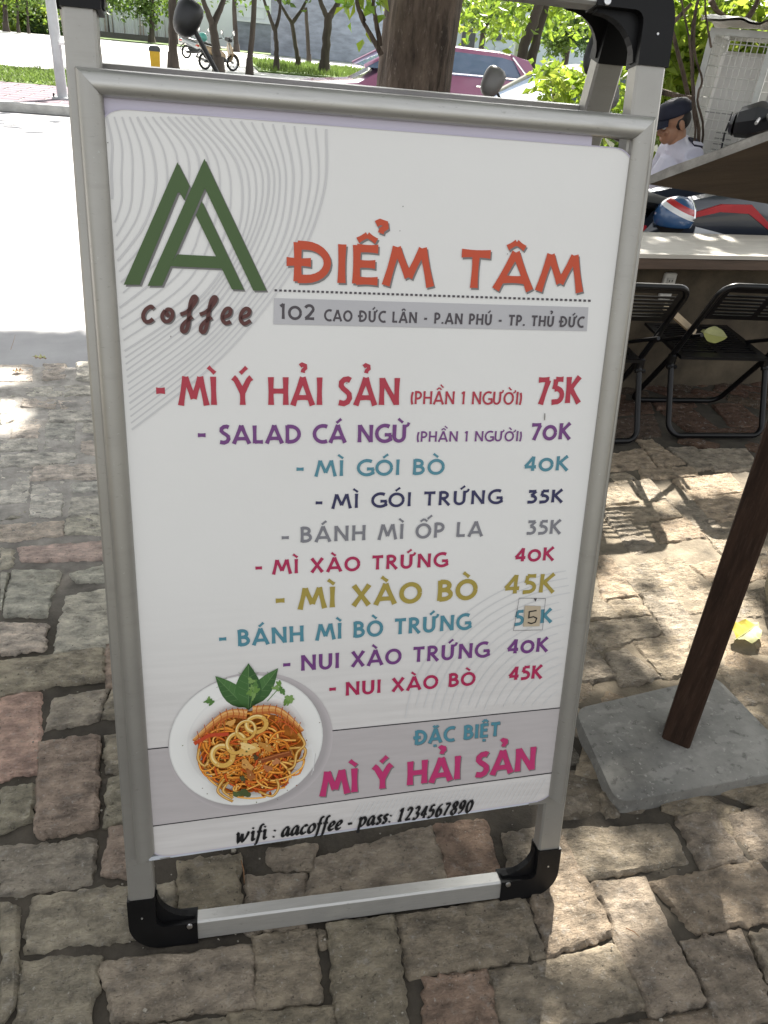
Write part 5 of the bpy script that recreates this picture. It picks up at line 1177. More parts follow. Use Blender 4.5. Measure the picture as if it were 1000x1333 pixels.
b = LB(); b.box((.0, -.012, .80), (.24, .008, .006)); b.build('panel_seam', mat('seam_grey', (.3, .3, .29), .6), hsg)
b = MB(); x0 = cg.location.x; cy = cg.location.y; b.tube([Vector(p) for p in ((x0+.06, cy-.02, 1.12), (x0+.045, cy-.022, 1.0), (x0+.055, cy-.02, .9), (x0+.02, cy-.024, .76), (x0-.02, cy-.02, .6), (x0-.04, cy-.02, .2), (x0-.03, cy-.02, -.02))], .006, 6); tag(b.build('cable', M_dark, smooth=True), 'thin black cable hanging down the front of the wire cage', 'cable')
b = MB(); nx_, ny_ = 22, 18; vs = []
for k in (0, 1):
    for j in range(ny_+1):
        for i in range(nx_+1):
            x = (i/nx_-.5)*(cw_+.22)+.04; y = (j/ny_-.12)*(cd_+.1)
            cR, sR = math.cos(math.radians(-40)), math.sin(math.radians(-40)); X_ = x+nz(x, y, 3, 9)*.02; Y_ = y-.05
            vs.append(Vector((cg.location.x+X_*cR-Y_*sR, cg.location.y+X_*sR+Y_*cR, ch_+.035+nz(x, y, 1, 7)*.03+nz(x, y, 5, 20)*.012+k*.012)))
c = (nx_+1)*(ny_+1)
b.add(vs, [(k*c+j*(nx_+1)+i, k*c+j*(nx_+1)+i+1, k*c+(j+1)*(nx_+1)+i+1, k*c+(j+1)*(nx_+1)+i) for k in (0, 1) for j in range(ny_) for i in range(nx_)])
tag(b.build('crumpled_sheet', mat('white_sheet', (.70, .68, .62), .7, var=.12, scale=14), smooth=True), 'crumpled white sheet covering the top of the cage', 'sheet')
# ================================================================ STREET: cars, trees, houses
M_bark = mat('bark', (.085, .056, .040), .9, var=.5, scale=12, bump=1.0, bscale=38, stretch=(1, 1, .3), col2=(.20, .15, .115), detail=11, bdist=.03)
layers(M_bark, [(26, .50, .62, (.022, .015, .011), .85, (1, 1, .16)), (60, .58, .68, (.27, .22, .18), .5, (1, 1, .4)), (5, .5, .66, (.05, .032, .022), .6, (1, 1, .5))])
M_bark2 = mat('grey_bark', (.052, .042, .036), .95, var=.4, scale=3, bump=.8, bscale=9, stretch=(1, 1, .3), bdist=.03)
M_leaf = mat('leaf', (.9, .9, .9), .5, var=.25, scale=3, tint=True, trans=.45, col2=(1.15, 1.15, 1.0))
rl = random.Random(21)
def leaf(b, p, s, col, droop=0.0):
    d = Vector((rl.gauss(0, 1), rl.gauss(0, 1), rl.gauss(-droop, .7))).normalized(); n = d.cross(Vector((rl.gauss(0, 1), rl.gauss(0, 1), rl.gauss(0, 1)))).normalized(); m = d.cross(n)*s*.12
    w = n*s*.27
    b.add([p, p+d*s*.45+w+m, p+d*s, p+d*s*.45-w+m], [(0, 1, 2), (0, 2, 3)], col)
def cloud(b, c, r, n, s, cols, clumps=14, tight=.34, droop=.3):
    c = Vector(c); cl = []
    for i in range(clumps):
        v = Vector((rl.gauss(0, 1), rl.gauss(0, 1), rl.gauss(0, 1))).normalized()*rl.random()**.4
        cl.append((c+Vector((v.x*r[0], v.y*r[1], v.z*r[2])), rl.choice(cols), rl.uniform(.6, 1.25)))
    for i in range(n):
        q, col, k = rl.choice(cl); f = tight*k
        p = q+Vector((rl.gauss(0, r[0]*f), rl.gauss(0, r[1]*f), rl.gauss(0, r[2]*f)))
        g = rl.uniform(.75, 1.25); leaf(b, p, s*rl.uniform(.6, 1.3), tuple(x*g for x in col), droop)
GR = [(.10, .17, .03), (.14, .22, .035), (.075, .13, .03)]; YG = [(.26, .36, .04), (.20, .30, .035), (.32, .40, .06)]; DK = [(.05, .10, .03), (.065, .12, .035)]
def limb(b, pts, r0, r1):
    q = smoothline(pts, 5); m_ = len(q)-1; b.tube([p+Vector((nz(p.z, p.x, i), nz(p.x, p.z, i+9), 0))*r0*.25 for i, p in enumerate(q)], [r0+(r1-r0)*i/m_ for i in range(m_+1)], 9)
def tree(base, r, path, forks, crown, label, group=None, name='street_tree', bark=None, rt=None):
    t = thing(name, base, label, 'tree', group); b = MB(); B = Vector(base)
    P_ = [B+Vector((0, 0, -.1)), B+Vector((0, 0, .25))]+[Vector(p) for p in path]
    limb(b, P_, r, rt or r*.75); b.tube([B+Vector((0, 0, -.1)), B+Vector((0, 0, .12)), B+Vector((0, 0, .5))], [r*1.5, r*1.25, r], 10)
    b.build('trunk', bark or M_bark2, t, smooth=True)
    for f in forks:
        b = MB(); limb(b, [Vector(p) for p in f[:-1]], f[-1], f[-1]*.5); b.build('limb', bark or M_bark2, t, smooth=True)
    if crown:
        b = MB()
        for cr in crown: cloud(b, *cr)
        b.build('crown', M_leaf, t, tint=True)
    return t
GT = 'trees along the far side of the street'
def up(u, v, y): return at(u, v, y)
# (base pixel, radius pixels, way points, forks)
def stree(bu, bv, wpx, way, forks, label, crown=True, cols=GR, cz=4.6):
    g = gp(bu, bv, 0); y = g.y; r = wpx/1385*y/2*1.06
    path = [at(u, v, y) for u, v in way]
    fk = [[at(u, v, y+dy) for u, v, dy in f[:-1]]+[f[-1]/1385*y/2] for f in forks]
    top = path[-1]; c = []
    if crown:
        for f in fk or [[top, r]]: c.append((f[-2]+Vector((0, 0, 1.6)), (1.5, 1.7, 1.1), 420, .34, cols, 10))
        c.append((top+Vector((0, 0, 2.6)), (2.3, 2.4, 1.1), 700, .34, cols, 14))
    return tree(g, r, path, fk, c, label, GT)
stree(226, 90, 14, [(225, 30), (224, -12)], [], 'straight dark trunk just left of the black mirror')
stree(285, 96, 15, [(281, 60), (277, 28)], [[(277, 32, 0), (268, 10, -.3), (260, -14, -.5), 10], [(278, 32, 0), (288, 8, .2), (296, -14, .4), 11]], 'dark forked trunk in front of the parked far motorbikes')
stree(325, 97, 9.5, [(328, 50), (332, -12)], [], 'slim speckled trunk leaning right, between two forked trees')
stree(360, 93, 8, [(360, 60), (358, 38)], [[(358, 40, 0), (350, 18, -.2), (340, -10, -.4), 6.5], [(358, 40, 0), (364, 18, .2), (365, -12, .4), 6.5]], 'thin dark tree forking low over the sunlit grass')
stree(388, 89, 7.5, [(384, 55), (380, 28)], [[(380, 30, 0), (370, 14, -.2), (358, -6, -.3), 6], [(380, 30, 0), (392, 14, .2), (403, -6, .3), 6.5]], 'forked tree with a bent trunk, second left of the gate')
stree(422, 96, 15, [(425, 50), (428, 18)], [[(427, 24, 0), (418, 4, -.2), (412, -14, -.3), 9], [(428, 24, 0), (440, 4, .3), (446, -14, .5), 11]], 'thick dark forked trunk just left of the house gate')
stree(402, 83, 6.5, [(400, 40), (398, 10)], [], 'pale slender trunk far behind, left of the thick forked one', crown=False)
# foreground tree whose crown shades the yard
ty = 4.5; tbx = (at(490, 90, ty).x+at(590, 90, ty).x)/2+.02; trd = (at(590, 90, ty).x-at(490, 90, ty).x)/2*.94
big = thing('shade_tree', (tbx, ty, -.05), 'broad brown trunk rising behind the middle of the menu board', 'tree')
b = MB(); B = Vector((tbx, ty, -.1)); pts = [B, B+Vector((0, 0, .35)), B+Vector((-.01, .02, 1.2)), B+Vector((.03, .05, 2.2)), B+Vector((.0, .1, 3.4)), B+Vector((.1, .2, 4.6))]
q = smoothline(pts, 10); n_ = 28; vs = []
for i, p in enumerate(q):
    rad = trd*(1.25-.25*min(1, i/8))*(1-.35*max(0, i-25)/25)
    for k in range(n_):
        a = 2*math.pi*k/n_; w = 1+.045*math.sin(5*a+p.z*.7)+.05*nz(math.cos(a)*2, math.sin(a)*2, p.z*.8)+.035*nz(math.cos(a)*7, math.sin(a)*7, p.z*2)
        vs.append(p+Vector((math.cos(a), math.sin(a), 0))*rad*w)
b.add(vs, [(i*n_+k, i*n_+(k+1) % n_, (i+1)*n_+(k+1) % n_, (i+1)*n_+k) for i in range(len(q)-1) for k in range(n_)])
b.build('trunk', M_bark, big, smooth=True)
for tx_, tyy, tz, r in ((-1.6, 1.0, 5.4, .10), (1.8, 1.6, 5.6, .12), (.6, 3.2, 5.8, .11), (2.4, -.6, 5.3, .09), (-.6, -1.2, 5.4, .09), (3.6, 2.6, 5.7, .08)):
    b = MB(); limb(b, [B+Vector((.02, .1, 3.2)), B+Vector((tx_*.35, tyy*.35+.1, 4.4)), B+Vector((tx_, tyy, tz))], r, .02); b.build('limb', M_bark, big, smooth=True)
yS = ty-.15
b = MB()
for pa in ([(497, 72), (482, 44), (470, 22), (462, -14)], [(495, 60), (490, 30), (486, 8), (486, -16)], [(474, 28), (466, 8), (463, -10)]):
    limb(b, [at(u, v, yS) for u, v in pa], .014, .006)
b.build('sucker_shoot', M_bark, big, smooth=True)
b = MB()
for u, v, n in ((462, 3, 6), (468, -2, 7), (486, -4, 8), (477, 6, 5), (474, 40, 3), (497, 12, 3), (455, 4, 3)):
    for i in range(n): leaf(b, at(u+rl.gauss(0, 6), v+rl.gauss(0, 5), yS+rl.gauss(0, .06)), .085, (.26*rl.uniform(.8, 1.2), .40, .05), .8)
b.build('shoot_leaves', M_leaf, big, tint=True)
# double trunk and further trees on the right
g = at(676, 112, 21); g.z = -.05; y = 21
tree(g, .15, [at(680, 70, y), at(694, 30, y), at(706, -10, y)], [[at(686, 108, y+.3), at(694, 70, y+.3), at(703, 35, y+.3), at(716, -8, y+.3), .15]], [(at(655, -2, y+1), (2.4, 1.6, .8), 900, .24, GR+YG, 16), (at(735, 8, y+2), (1.6, 1.4, .9), 700, .24, YG, 12)], 'twin leaning trunks behind the rear of the pink car', GT)
y = 30; g = at(626, 75, y); g.z = -.05
tree(g, .12, [at(627, 60, y), at(630, 35, y)], [[at(629, 45, y), at(622, 25, y), at(610, 5, y), .07], [at(630, 40, y), at(640, 20, y), at(655, -5, y), .07]], [(at(612, 18, y), (1.0, 1.2, .65), 420, .26, GR+YG, 10), (at(650, 12, y), (1.1, 1.2, .6), 420, .26, YG, 10), (at(630, -14, y), (2.2, 1.5, .8), 600, .26, GR, 10)], 'small leafy tree in front of the pale building, right of the broad trunk', GT)
y = 34; g = at(735, 85, y); g.z = -.05
tree(g, .14, [at(738, 70, y), at(745, 50, y)], [[at(741, 62, y), at(730, 45, y), at(718, 30, y), .06], [at(744, 55, y), at(755, 40, y), at(765, 25, y), .06]], [(at(748, 38, y), (1.15, 1.2, .85), 1100, .26, DK+GR, 14), (at(722, 55, y), (.6, .8, .5), 300, .24, GR, 6), (at(770, 55, y), (.7, .8, .6), 350, .24, DK, 6)], 'round dark green tree between the lamp pole and the sign corner', GT)
# unseen tree added left of the view for its shadow on kerb and road
y = KY+3.2
tree((-9.5, y, .02), .17, [Vector((-9.4, y, 2.2)), Vector((-9.0, y, 3.6))], [[Vector((-9.2, y, 2.6)), Vector((-7.0, y+.3, 4.2)), Vector((-4.0, y+.5, 5.0)), .08]], [((-3.4, y+.6, 5.3), (2.6, 1.6, .7), 900, .36, GR, 22), ((-8, y, 5.4), (2.4, 1.6, 1.0), 700, .36, GR, 14)], 'broad unseen tree left of the view, added to shade the kerb', GT)
# lamp posts
M_pole = mat('galvanised_pole', (.42, .44, .46), .5, .3, var=.15, scale=3)
lb = gp(82, 129, .03); b = MB(); b.box((lb.x, lb.y, .045), (.30, .30, .03)); tpz = at(76, -40, lb.y)
b.tube([(lb.x, lb.y, .03), (lb.x-.02, lb.y, 4.6)], [.085, .075], 12); lo = thing('lamp_post', (lb.x, lb.y, .03), 'grey metal lamp post on the far pavement, at the left edge of the board', 'lamp post')
b.build('pole', M_pole, lo, smooth=True); b = MB()
for sx in (-.12, .12): b.tube([(lb.x+sx, lb.y-.12, .06), (lb.x+sx, lb.y-.12, .12)], .015, 6)
b.build('anchor_bolts', M_dark, lo); b = MB(); b.tube([(lb.x-.02, lb.y, 4.55), (lb.x+.3, lb.y, 4.9), (lb.x+1.2, lb.y, 5.0)], .04, 8); b.build('arm', M_pole, lo); b = MB(); b.box((lb.x+1.4, lb.y, 5.0), (.55, .2, .1), bev=.03); b.build('lamp_head', M_dark, lo)
b = MB(); b.tube([at(83, 57, lb.y)+Vector((0, 0, -.02)), at(83, 57, lb.y)+Vector((0, 0, .02))], .094, 12); b.build('band', mat('white_band', (.75, .75, .75), .5), lo)
y = 24; pb = at(666, 100, y); pt_ = at(690, -40, y); b = MB(); b.tube([(pb.x, y, -.1), (pb.x+.06, y, pt_.z+1)], [.085, .06], 10)
tag(b.build('utility_pole', M_pole, smooth=True), 'thin pale pole standing left of the round dark green tree', 'pole')
y = 6.2; pb = at(775, 120, y); b = MB(); b.tube([(pb.x, y, -.1), (pb.x+.015, y, 3.2)], .032, 10); tag(b.build('steel_post', M_dark, smooth=True), 'thin dark post beside the black mirror under the sign corner', 'post')
# yellow bin
bp_ = gp(203, 92, 0); s_ = bp_.y*8/1385
bn = thing('litter_bin', bp_, 'yellow litter bin with a dark lid on the sunny far road', 'bin'); b = LB()
b.loft([[Vector((x*s_*k, y*s_*k, z)) for x, y in ((-.95, -.7), (.95, -.7), (.95, .7), (-.95, .7))] for z, k in ((0, .85), (s_*3.2, 1.0))]); b.build('body', mat('yellow_plastic', (.60, .36, .02), .5, var=.08), bn)
b = LB(); b.loft([[Vector((x*s_*k, y*s_*k, z)) for x, y in ((-1, -.75), (1, -.75), (1, .75), (-1, .75))] for z, k in ((s_*3.2, 1.05), (s_*3.75, 1.0), (s_*4.1, .7))]); b.build('lid', mat('bin_lid', (.05, .055, .06), .5), bn)
# far motorbikes
f1 = gp(278, 91, 0); motorbike((f1.x+.2, f1.y-.3, 0), math.radians(128), 1.0, mat('beige_paint', (.42, .30, .18), .3, coat=.5), M_dark, 'beige motorbike parked far across the street behind the forked trunk', 'motorbikes parked across the street')
f2 = gp(258, 76, 0); motorbike((f2.x, f2.y-1.5, 0), math.radians(130), 1.0, mat('silver_paint', (.35, .37, .40), .3, .3), M_dark, 'silver motorbike parked far across the street with turquoise helmet on it', 'motorbikes parked across the street')
b = MB(); hh = Vector((f1.x-.35, f1.y-.3, .98)); b.ball(hh, (.17, .15, .16)); tag(b.build('helmet', mat('turquoise', (.10, .36, .34), .3), smooth=True), 'turquoise helmet on the seat of the beige far motorbike', 'helmet')
# ---- cars, seen from the side, front to the left
def car(loc, rz, L, Hh, W, kind, body, label):
    t = thing('parked_car', loc, label, 'car', None, rz); g0 = .20*Hh/1.5; belt = Hh*(.745 if kind == 'suv' else .66)
    def sec(x, z0, z1, w0, w1, wm):
        zm = z0+(z1-z0)*.55; pr = [(w0, z0), (wm, z0+(z1-z0)*.2), (wm, zm), (w1, z1-.02), (w1*.9, z1)]
        return [Vector((x, y, z)) for y, z in pr]+[Vector((x, -y, z)) for y, z in pr[::-1]]
    h = W/2
    if kind == 'suv': st_ = [(-.50, .42, .52, .62), (-.485, .34, .60, .84), (-.45, .24, .66, .94), (-.36, .22, .72, .99), (-.22, .22, .78, 1), (-.12, .22, 1.0, 1), (.10, .22, 1.0, 1), (.32, .22, 1.0, 1), (.43, .24, 1.03, .97), (.475, .30, 1.02, .92), (.495, .38, .90, .84)]
    else: st_ = [(-.50, .40, .50, .62), (-.485, .32, .58, .84), (-.45, .24, .68, .94), (-.34, .22, .84, .99), (-.22, .22, .95, 1), (-.1, .22, 1.0, 1), (.12, .22, 1.0, 1), (.32, .22, 1.0, 1), (.42, .24, 1.0, .97), (.475, .30, .95, .92), (.495, .38, .80, .84)]
    b = LB(); b.loft([sec(x*L, z0*belt, z1*belt, h*.86*k, h*.88*k, h*k) for x, z0, z1, k in st_]); bd = b.build('body', body, t, smooth=True)
    gx = ([(-.20, 0, 0), (-.06, .86, .80), (.0, .97, .80), (.15, 1.0, .80), (.32, .95, .78), (.43, .72, .76), (.475, .02, .8)] if kind == 'suv' else [(-.24, 0, 0), (-.09, .85, .78), (-.02, .98, .77), (.10, 1.0, .77), (.22, .9, .76), (.36, .25, .78), (.40, .02, .8)])
    rh = Hh-belt; b = LB(); rings = []
    for x, k, w in gx:
        z1 = belt-.02+rh*max(.01, k)*.96; rings.append([Vector((x*L, y, z)) for y, z in ((h*.90, belt-.03), (h*(.90-.16*k), z1), (h*(.60-.0*k), z1+.02*k), (-h*.60, z1+.02*k), (-h*(.90-.16*k), z1), (-h*.90, belt-.03))])
    b.loft(rings); gh = b.build('greenhouse', glass('car_glass_'+kind, (.10, .14, .22)), t, smooth=True)
    b = LB(); rr2 = []
    for x, k, w in gx[1:-1]:
        z1 = belt-.02+rh*k*.96
        rr2.append([Vector((x*L, y, z)) for y, z in ((h*(.92-.16*k), z1-.05), (h*(.90-.16*k), z1+.02), (h*.55, z1+.045), (-h*.55, z1+.045), (-h*(.90-.16*k), z1+.02), (-h*(.92-.16*k), z1-.05))])
    b.loft(rr2); b.build('roof', body, t, smooth=True)
    for s in (-1, 1):
        for xa, xb in (((gx[0][0], gx[1][0]), ) if True else ()): 
            b = LB(); b.tube([(xa*L, s*h*.89, belt-.02), (xb*L, s*h*(.905-.16*.86), belt+rh*.83)], .03, 6); b.build('pillar', body, gh)
        b = LB(); b.box((.07*L, s*h*.83, belt+rh*.44), (.055, .10, rh*.94), Matrix.Rotation(s*-.16, 3, 'X')); b.build('pillar', M_dark, gh)
        xr = .335 if kind == 'suv' else .27
        b = LB(); b.loft([[Vector((xx*L, s*h*yy, zz)) for xx, yy, zz in ((a0, .915, belt-.02), (a1, .915, belt-.02), (a3, .775, belt+rh*kk), (a2, .775, belt+rh*kk))] for a0, a1, a2, a3, kk in ((xr+.01, .47, xr-.05, .41, .70),)]*2 if False else [[Vector((xr*L+.30, s*h*.93, belt-.02)), Vector((.47*L, s*h*.93, belt-.02)), Vector((.425*L, s*h*.81, belt+rh*.70)), Vector((xr*L+.06, s*h*.775, belt+rh*.92))], [Vector((xr*L+.30, s*h*.80, belt-.02)), Vector((.47*L, s*h*.80, belt-.02)), Vector((.425*L, s*h*.70, belt+rh*.70)), Vector((xr*L+.06, s*h*.70, belt+rh*.92))]]); b.build('rear_quarter', body, t)
        b = LB(); b.tube([(gx[0][0]*L+.25, s*h*.935, belt-.01), (xr*L+.26, s*h*.94, belt), (xr*L+.33, s*h*.925, belt+.07), (xr*L+.10, s*h*.80, belt+rh*.80)], .014, 6); b.build('chrome_trim', M_chrome, t)
        b = LB(); b.box((gx[0][0]*L+.32, s*(h+.06), belt+.04), (.14, .2, .13), bev=.04); b.build('wing_mirror', body, t)
        for xx in (-.04, .18): b = LB(); b.box((xx*L+.25, s*(h*.985), belt*.86), (.16, .05, .03), bev=.008); b.build('door_handle', M_chrome, t)
        b = LB(); b.loft([[Vector((.445*L, s*h*.70, belt*.82)), Vector((.492*L, s*h*.60, belt*.80)), Vector((.488*L, s*h*.60, belt*.98)), Vector((.44*L, s*h*.70, belt*.97))], [Vector((.445*L, s*h*.985, belt*.82)), Vector((.488*L, s*h*.88, belt*.82)), Vector((.482*L, s*h*.88, belt*.97)), Vector((.44*L, s*h*.965, belt*.97))]]); b.build('tail_light', M_redl, t)
        b = LB(); b.box((-.478*L, s*h*.62, belt*.62), (.10, .36, .12), bev=.03); b.build('headlight', M_lens, t)
        for xx in (-.31, .30):
            wR = .215*Hh; Rm = Matrix.Rotation(math.pi/2, 3, 'X'); b = LB(); b.lathe([(wR*.62, -.1), (wR*.95, -.11), (wR, -.08), (wR, .08), (wR*.95, .11), (wR*.62, .1), (wR*.62, -.1)], (xx*L, s*(h-.09), wR), 24, Rm); w = b.build('wheel', M_tyre, t, smooth=True)
            b = LB(); b.lathe([(.001, s*-.105), (wR*.2, s*-.11), (wR*.62, s*-.09), (wR*.62, .08)], (xx*L, s*(h-.09), wR), 20, Rm); b.build('rim', M_rim, w)
    return t
c0 = at(690, 98, 14.6)
car((c0.x-2.17, 14.6, -.1), math.radians(-1.5), 4.4, 1.46, 1.78, 'suv', paint('pink_paint', (.24, .095, .175)), 'pink family car with blue windows and a chrome window line, parked across the street')
c1 = at(650, 127, 9.2)
car((c1.x+1.12, 9.2, -.08), math.radians(2), 4.5, 1.36, 1.75, 'sedan', paint('cream_paint', (.66, .64, .56)), 'cream white car glaring in the sun, nearer than the pink car')
# ---- boundary walls, house and gate across the road
FY = 74.0
M_sheet = mat('white_sheet_fence', (.50, .53, .54), .7, var=.12, scale=.5, stretch=(1.2, 1, .12), col2=(.62, .66, .68)); M_wwall = mat('white_plaster', (.60, .64, .66), .8, var=.06, scale=.4); M_stone = mat('grey_stone_cladding', (.21, .23, .27), .9, var=.3, scale=1.6, bump=.6, bscale=3, stretch=(.6, 1, 1.6))
def Z(u, v, y=FY): return at(u, v, y)
fn = thing('sheet_fence', (Z(128, 50).x, FY, 0), 'tall stained white corrugated fence across the road, left of the trees', 'fence'); b = MB(); xa, xb = Z(100, 50).x, Z(232, 50).x; n_ = 90; vs = []
for i in range(n_+1):
    x = xa+(xb-xa)*i/n_; yy = FY+(.09 if i % 2 else 0)+(.06 if i % 4 == 0 else 0); vs += [(x, yy, .3), (x, yy, 4.6)]
b.add(vs, [(2*i, 2*i+2, 2*i+3, 2*i+1) for i in range(n_)]); b.build('corrugated_panel', M_sheet, fn)
b = MB(); rs = random.Random(5); st_cols = []
for i in range(26):
    x = xa+(xb-xa)*rs.random(); w = rs.uniform(.03, .16); h0 = rs.uniform(1.0, 3.6); b.quad((x, FY-.02, .3), (x+w, FY-.02, .3), (x+w*.7, FY-.02, h0), (x+w*.2, FY-.02, h0))
b.build('rust_stain', mat('rust_stain', (.30, .27, .24), .9, var=.3, scale=3), fn); b = MB(); b.box(((xa+xb)/2, FY-.1, .12), (xb-xa, .4, .5)); b.build('footing', mat('dark_footing', (.12, .12, .11), .9), fn)
hw_ = thing('garden_wall', (Z(270, 60).x, FY+.6, 0), 'white plastered wall with grey stone base in front of the house', 'wall'); xa, xb = Z(232, 50).x+.02, Z(427, 50).x
b = MB(); b.box(((xa+xb)/2, FY+.75, 2.3), (xb-xa, .3, 4.4)); b.build('wall', M_wwall, hw_)
b = MB(); xs = Z(308, 50).x; b.box(((xs+xb)/2, FY+.55, .98), (xb-xs, .2, 2.0)); b.build('stone_base', M_stone, hw_)
b = MB(); b.box(((xs+xb)/2, FY+.52, 2.06), (xb-xs+.1, .3, .14)); b.build('coping', M_wwall, hw_)
for k in range(3):
    b = MB(); w = (xb-xs)/3; x = xs+w*(k+.5)
    for dz in (2.3, 3.05): b.box((x, FY+.56, dz), (w*.86, .06, .06))
    for dx in (-.43, .43): b.box((x+w*dx, FY+.56, 2.675), (.06, .06, .69))
    b.build('wall_panel', mat('panel_white', (.52, .55, .57), .8), hw_)
b = MB(); b.box((Z(398, 20).x, FY+.5, 3.62), (Z(425, 20).x-Z(366, 20).x, .24, .95)); b.build('brick_screen', mat('brown_screen', (.20, .17, .16), .9, var=.5, scale=3, stretch=(1, 1, 3)), hw_)
gx0, gx1 = Z(431, 50).x, Z(464, 50).x; gt = thing('house_gate', ((gx0+gx1)/2, FY, 0), 'dark two-leaf metal gate between white pillars', 'gate'); M_gate = mat('gate_metal', (.055, .06, .065), .6, .2, var=.2, scale=2)
for s in (0, 1):
    b = MB(); xm = (gx0+gx1)/2; a0, a1 = (gx0, xm-.03) if s == 0 else (xm+.03, gx1); b.box(((a0+a1)/2, FY+.4, 1.45), (a1-a0, .07, 2.9)); lf = b.build('gate_leaf', M_gate, gt)
    b = MB(); rs = random.Random(s)
    for i in range(9): b.box((rs.uniform(a0+.2, a1-.2), FY+.355, rs.uniform(2.0, 2.75)), (rs.uniform(.2, .5), .02, .06))
    b.build('cut_pattern', mat('pattern_grey', (.28, .29, .3), .6), lf)
    b = MB(); b.box((xm+(.12 if s else -.12), FY+.34, 1.5), (.06, .03, .5)); b.build('handle', M_chrome, lf)
    b = MB(); xx = (gx0-.32 if s == 0 else gx1+.32); b.box((xx, FY+.4, 1.75), (.5, .5, 3.5), bev=.04); b.build('pillar', M_wwall, gt)
b = MB(); b.box(((gx0+gx1)/2, FY+.4, 3.12), (gx1-gx0+.1, .4, .3)); b.build('lintel', M_wwall, gt)
# pale building on the right
BY = 52.0; bl_ = thing('pale_building', (Z(700, 60, BY).x, BY, 0), 'pale bluish plaster building with few dark windows behind the parked cars', 'building'); xa, xb = Z(467, 50, BY+14).x, Z(870, 50, BY).x; M_pale = mat('pale_blue_plaster', (.47, .56, .61), .85, var=.06, scale=.3, col2=(.54, .62, .66))
b = MB(); x0_ = Z(560, 50, BY).x; b.box(((x0_+xb)/2, BY+3, 4), (xb-x0_, 6, 8)); b.build('wall', M_pale, bl_); b = MB(); b.box(((xa+x0_)/2-.5, BY+14, 2.6), (x0_-xa+12, .4, 5.2)); b.build('side_wall', M_stone, bl_)
def window(u0, v0, u1, v1, m, fr=True):
    p0, p1 = Z(u0, v1, BY), Z(u1, v0, BY); b = MB(); cx, cz = (p0.x+p1.x)/2, (p0.z+p1.z)/2; w, h = abs(p1.x-p0.x), abs(p1.z-p0.z); b.box((cx, BY-.02, cz), (w, .10, h), bev=.02); f = b.build('window', mat('window_frame', (.5, .52, .52), .6), bl_); b = MB(); b.box((cx, BY-.075, cz), (w*.9, .02, h*.9)); b.build('pane', m, f)
gd = glass('dark_window', (.05, .06, .065), .15); window(598, 28, 622, 64, gd); window(634, 44, 654, 52, gd); window(643, 60, 651, 68, M_pale); window(692, 84, 702, 98, gd); window(720, -10, 738, 14, gd)
b = MB(); b.box(((x0_+xb)/2, BY-.06, 3.1), (xb-x0_, .14, .16)); b.build('ledge', M_wwall, bl_)
# left: hedge and trees at the end of the road
hd = thing('hedge', (Z(40, 40, 66).x, 67, 0), 'bright clipped hedge and shrubs at the far left beyond the road', 'hedge'); b = MB()
for u, v, rx, rz_, cols, n in ((25, 22, 2.0, 1.1, YG, 1200), (52, 32, 1.6, .8, GR+YG, 900), (65, 30, 1.5, 1.0, DK, 900), (2, 20, 1.6, 1.2, YG, 700), (40, 12, 2.0, 1.3, YG+GR, 900)): cloud(b, Z(u, v, 66), (rx, 1.3, rz_), n, .33, cols, 14)
b.build('foliage', M_leaf, hd, tint=True)
b = MB(); b.tube([(Z(40, 40, 66).x-2, 66.6, 0), (Z(40, 40, 66).x-2.1, 66.6, 1.4)], .08, 6); b.build('stem', M_bark2, hd)
for u, v, w, lab in ((8, 36, 8, 'grey trunk at the far left edge, before the hedge'), (24, 38, 4, 'thin trunk inside the yellow-green hedge at left'), (37, 38, 3.5, 'thinnest trunk of the hedge, right of the other two')):
    g = gp(u, v+6, 0); g.y = 62; g.x = at(u, v, 62).x; r = w/1385*62/2
    tree(g, r, [at(u-1, 15, 62), at(u-3, -14, 62)], [], [(at(u-3, -24, 62), (2.2, 1.5, 1.2), 500, .34, YG+GR, 10)], lab, GT)
y = 68; tree((Z(198, 60, y).x, y, 0), .22, [at(198, 30, y), at(197, -10, y)], [], [(at(205, -8, y), (3.2, 1.5, 1.0), 900, .36, GR, 14), (at(168, 4, y), (1.5, 1.2, .9), 350, .34, GR, 8), (at(196, 10, y), (.9, 1, .9), 250, .34, GR, 6)], 'pale trunk against the white fence, left of the black mirror', GT)
y = 66; tree((Z(308, 66, y).x, y, 0), .2, [at(306, 30, y), at(305, -10, y)], [], [(at(300, -22, y), (3, 1.5, 1.0), 500, .36, GR, 12)], 'pale trunk beside the beige far motorbike', GT)
b = MB()
for u in (150, 215, 260, 350, 390, 440, 475): cloud(b, Z(u, -16, 80), (3.5, 2, 1.6), 500, .45, GR+YG, 12)
tag(b.build('distant_foliage', M_leaf, tint=True), 'far tree foliage rising behind the white wall along the top edge', 'foliage', kind='stuff')
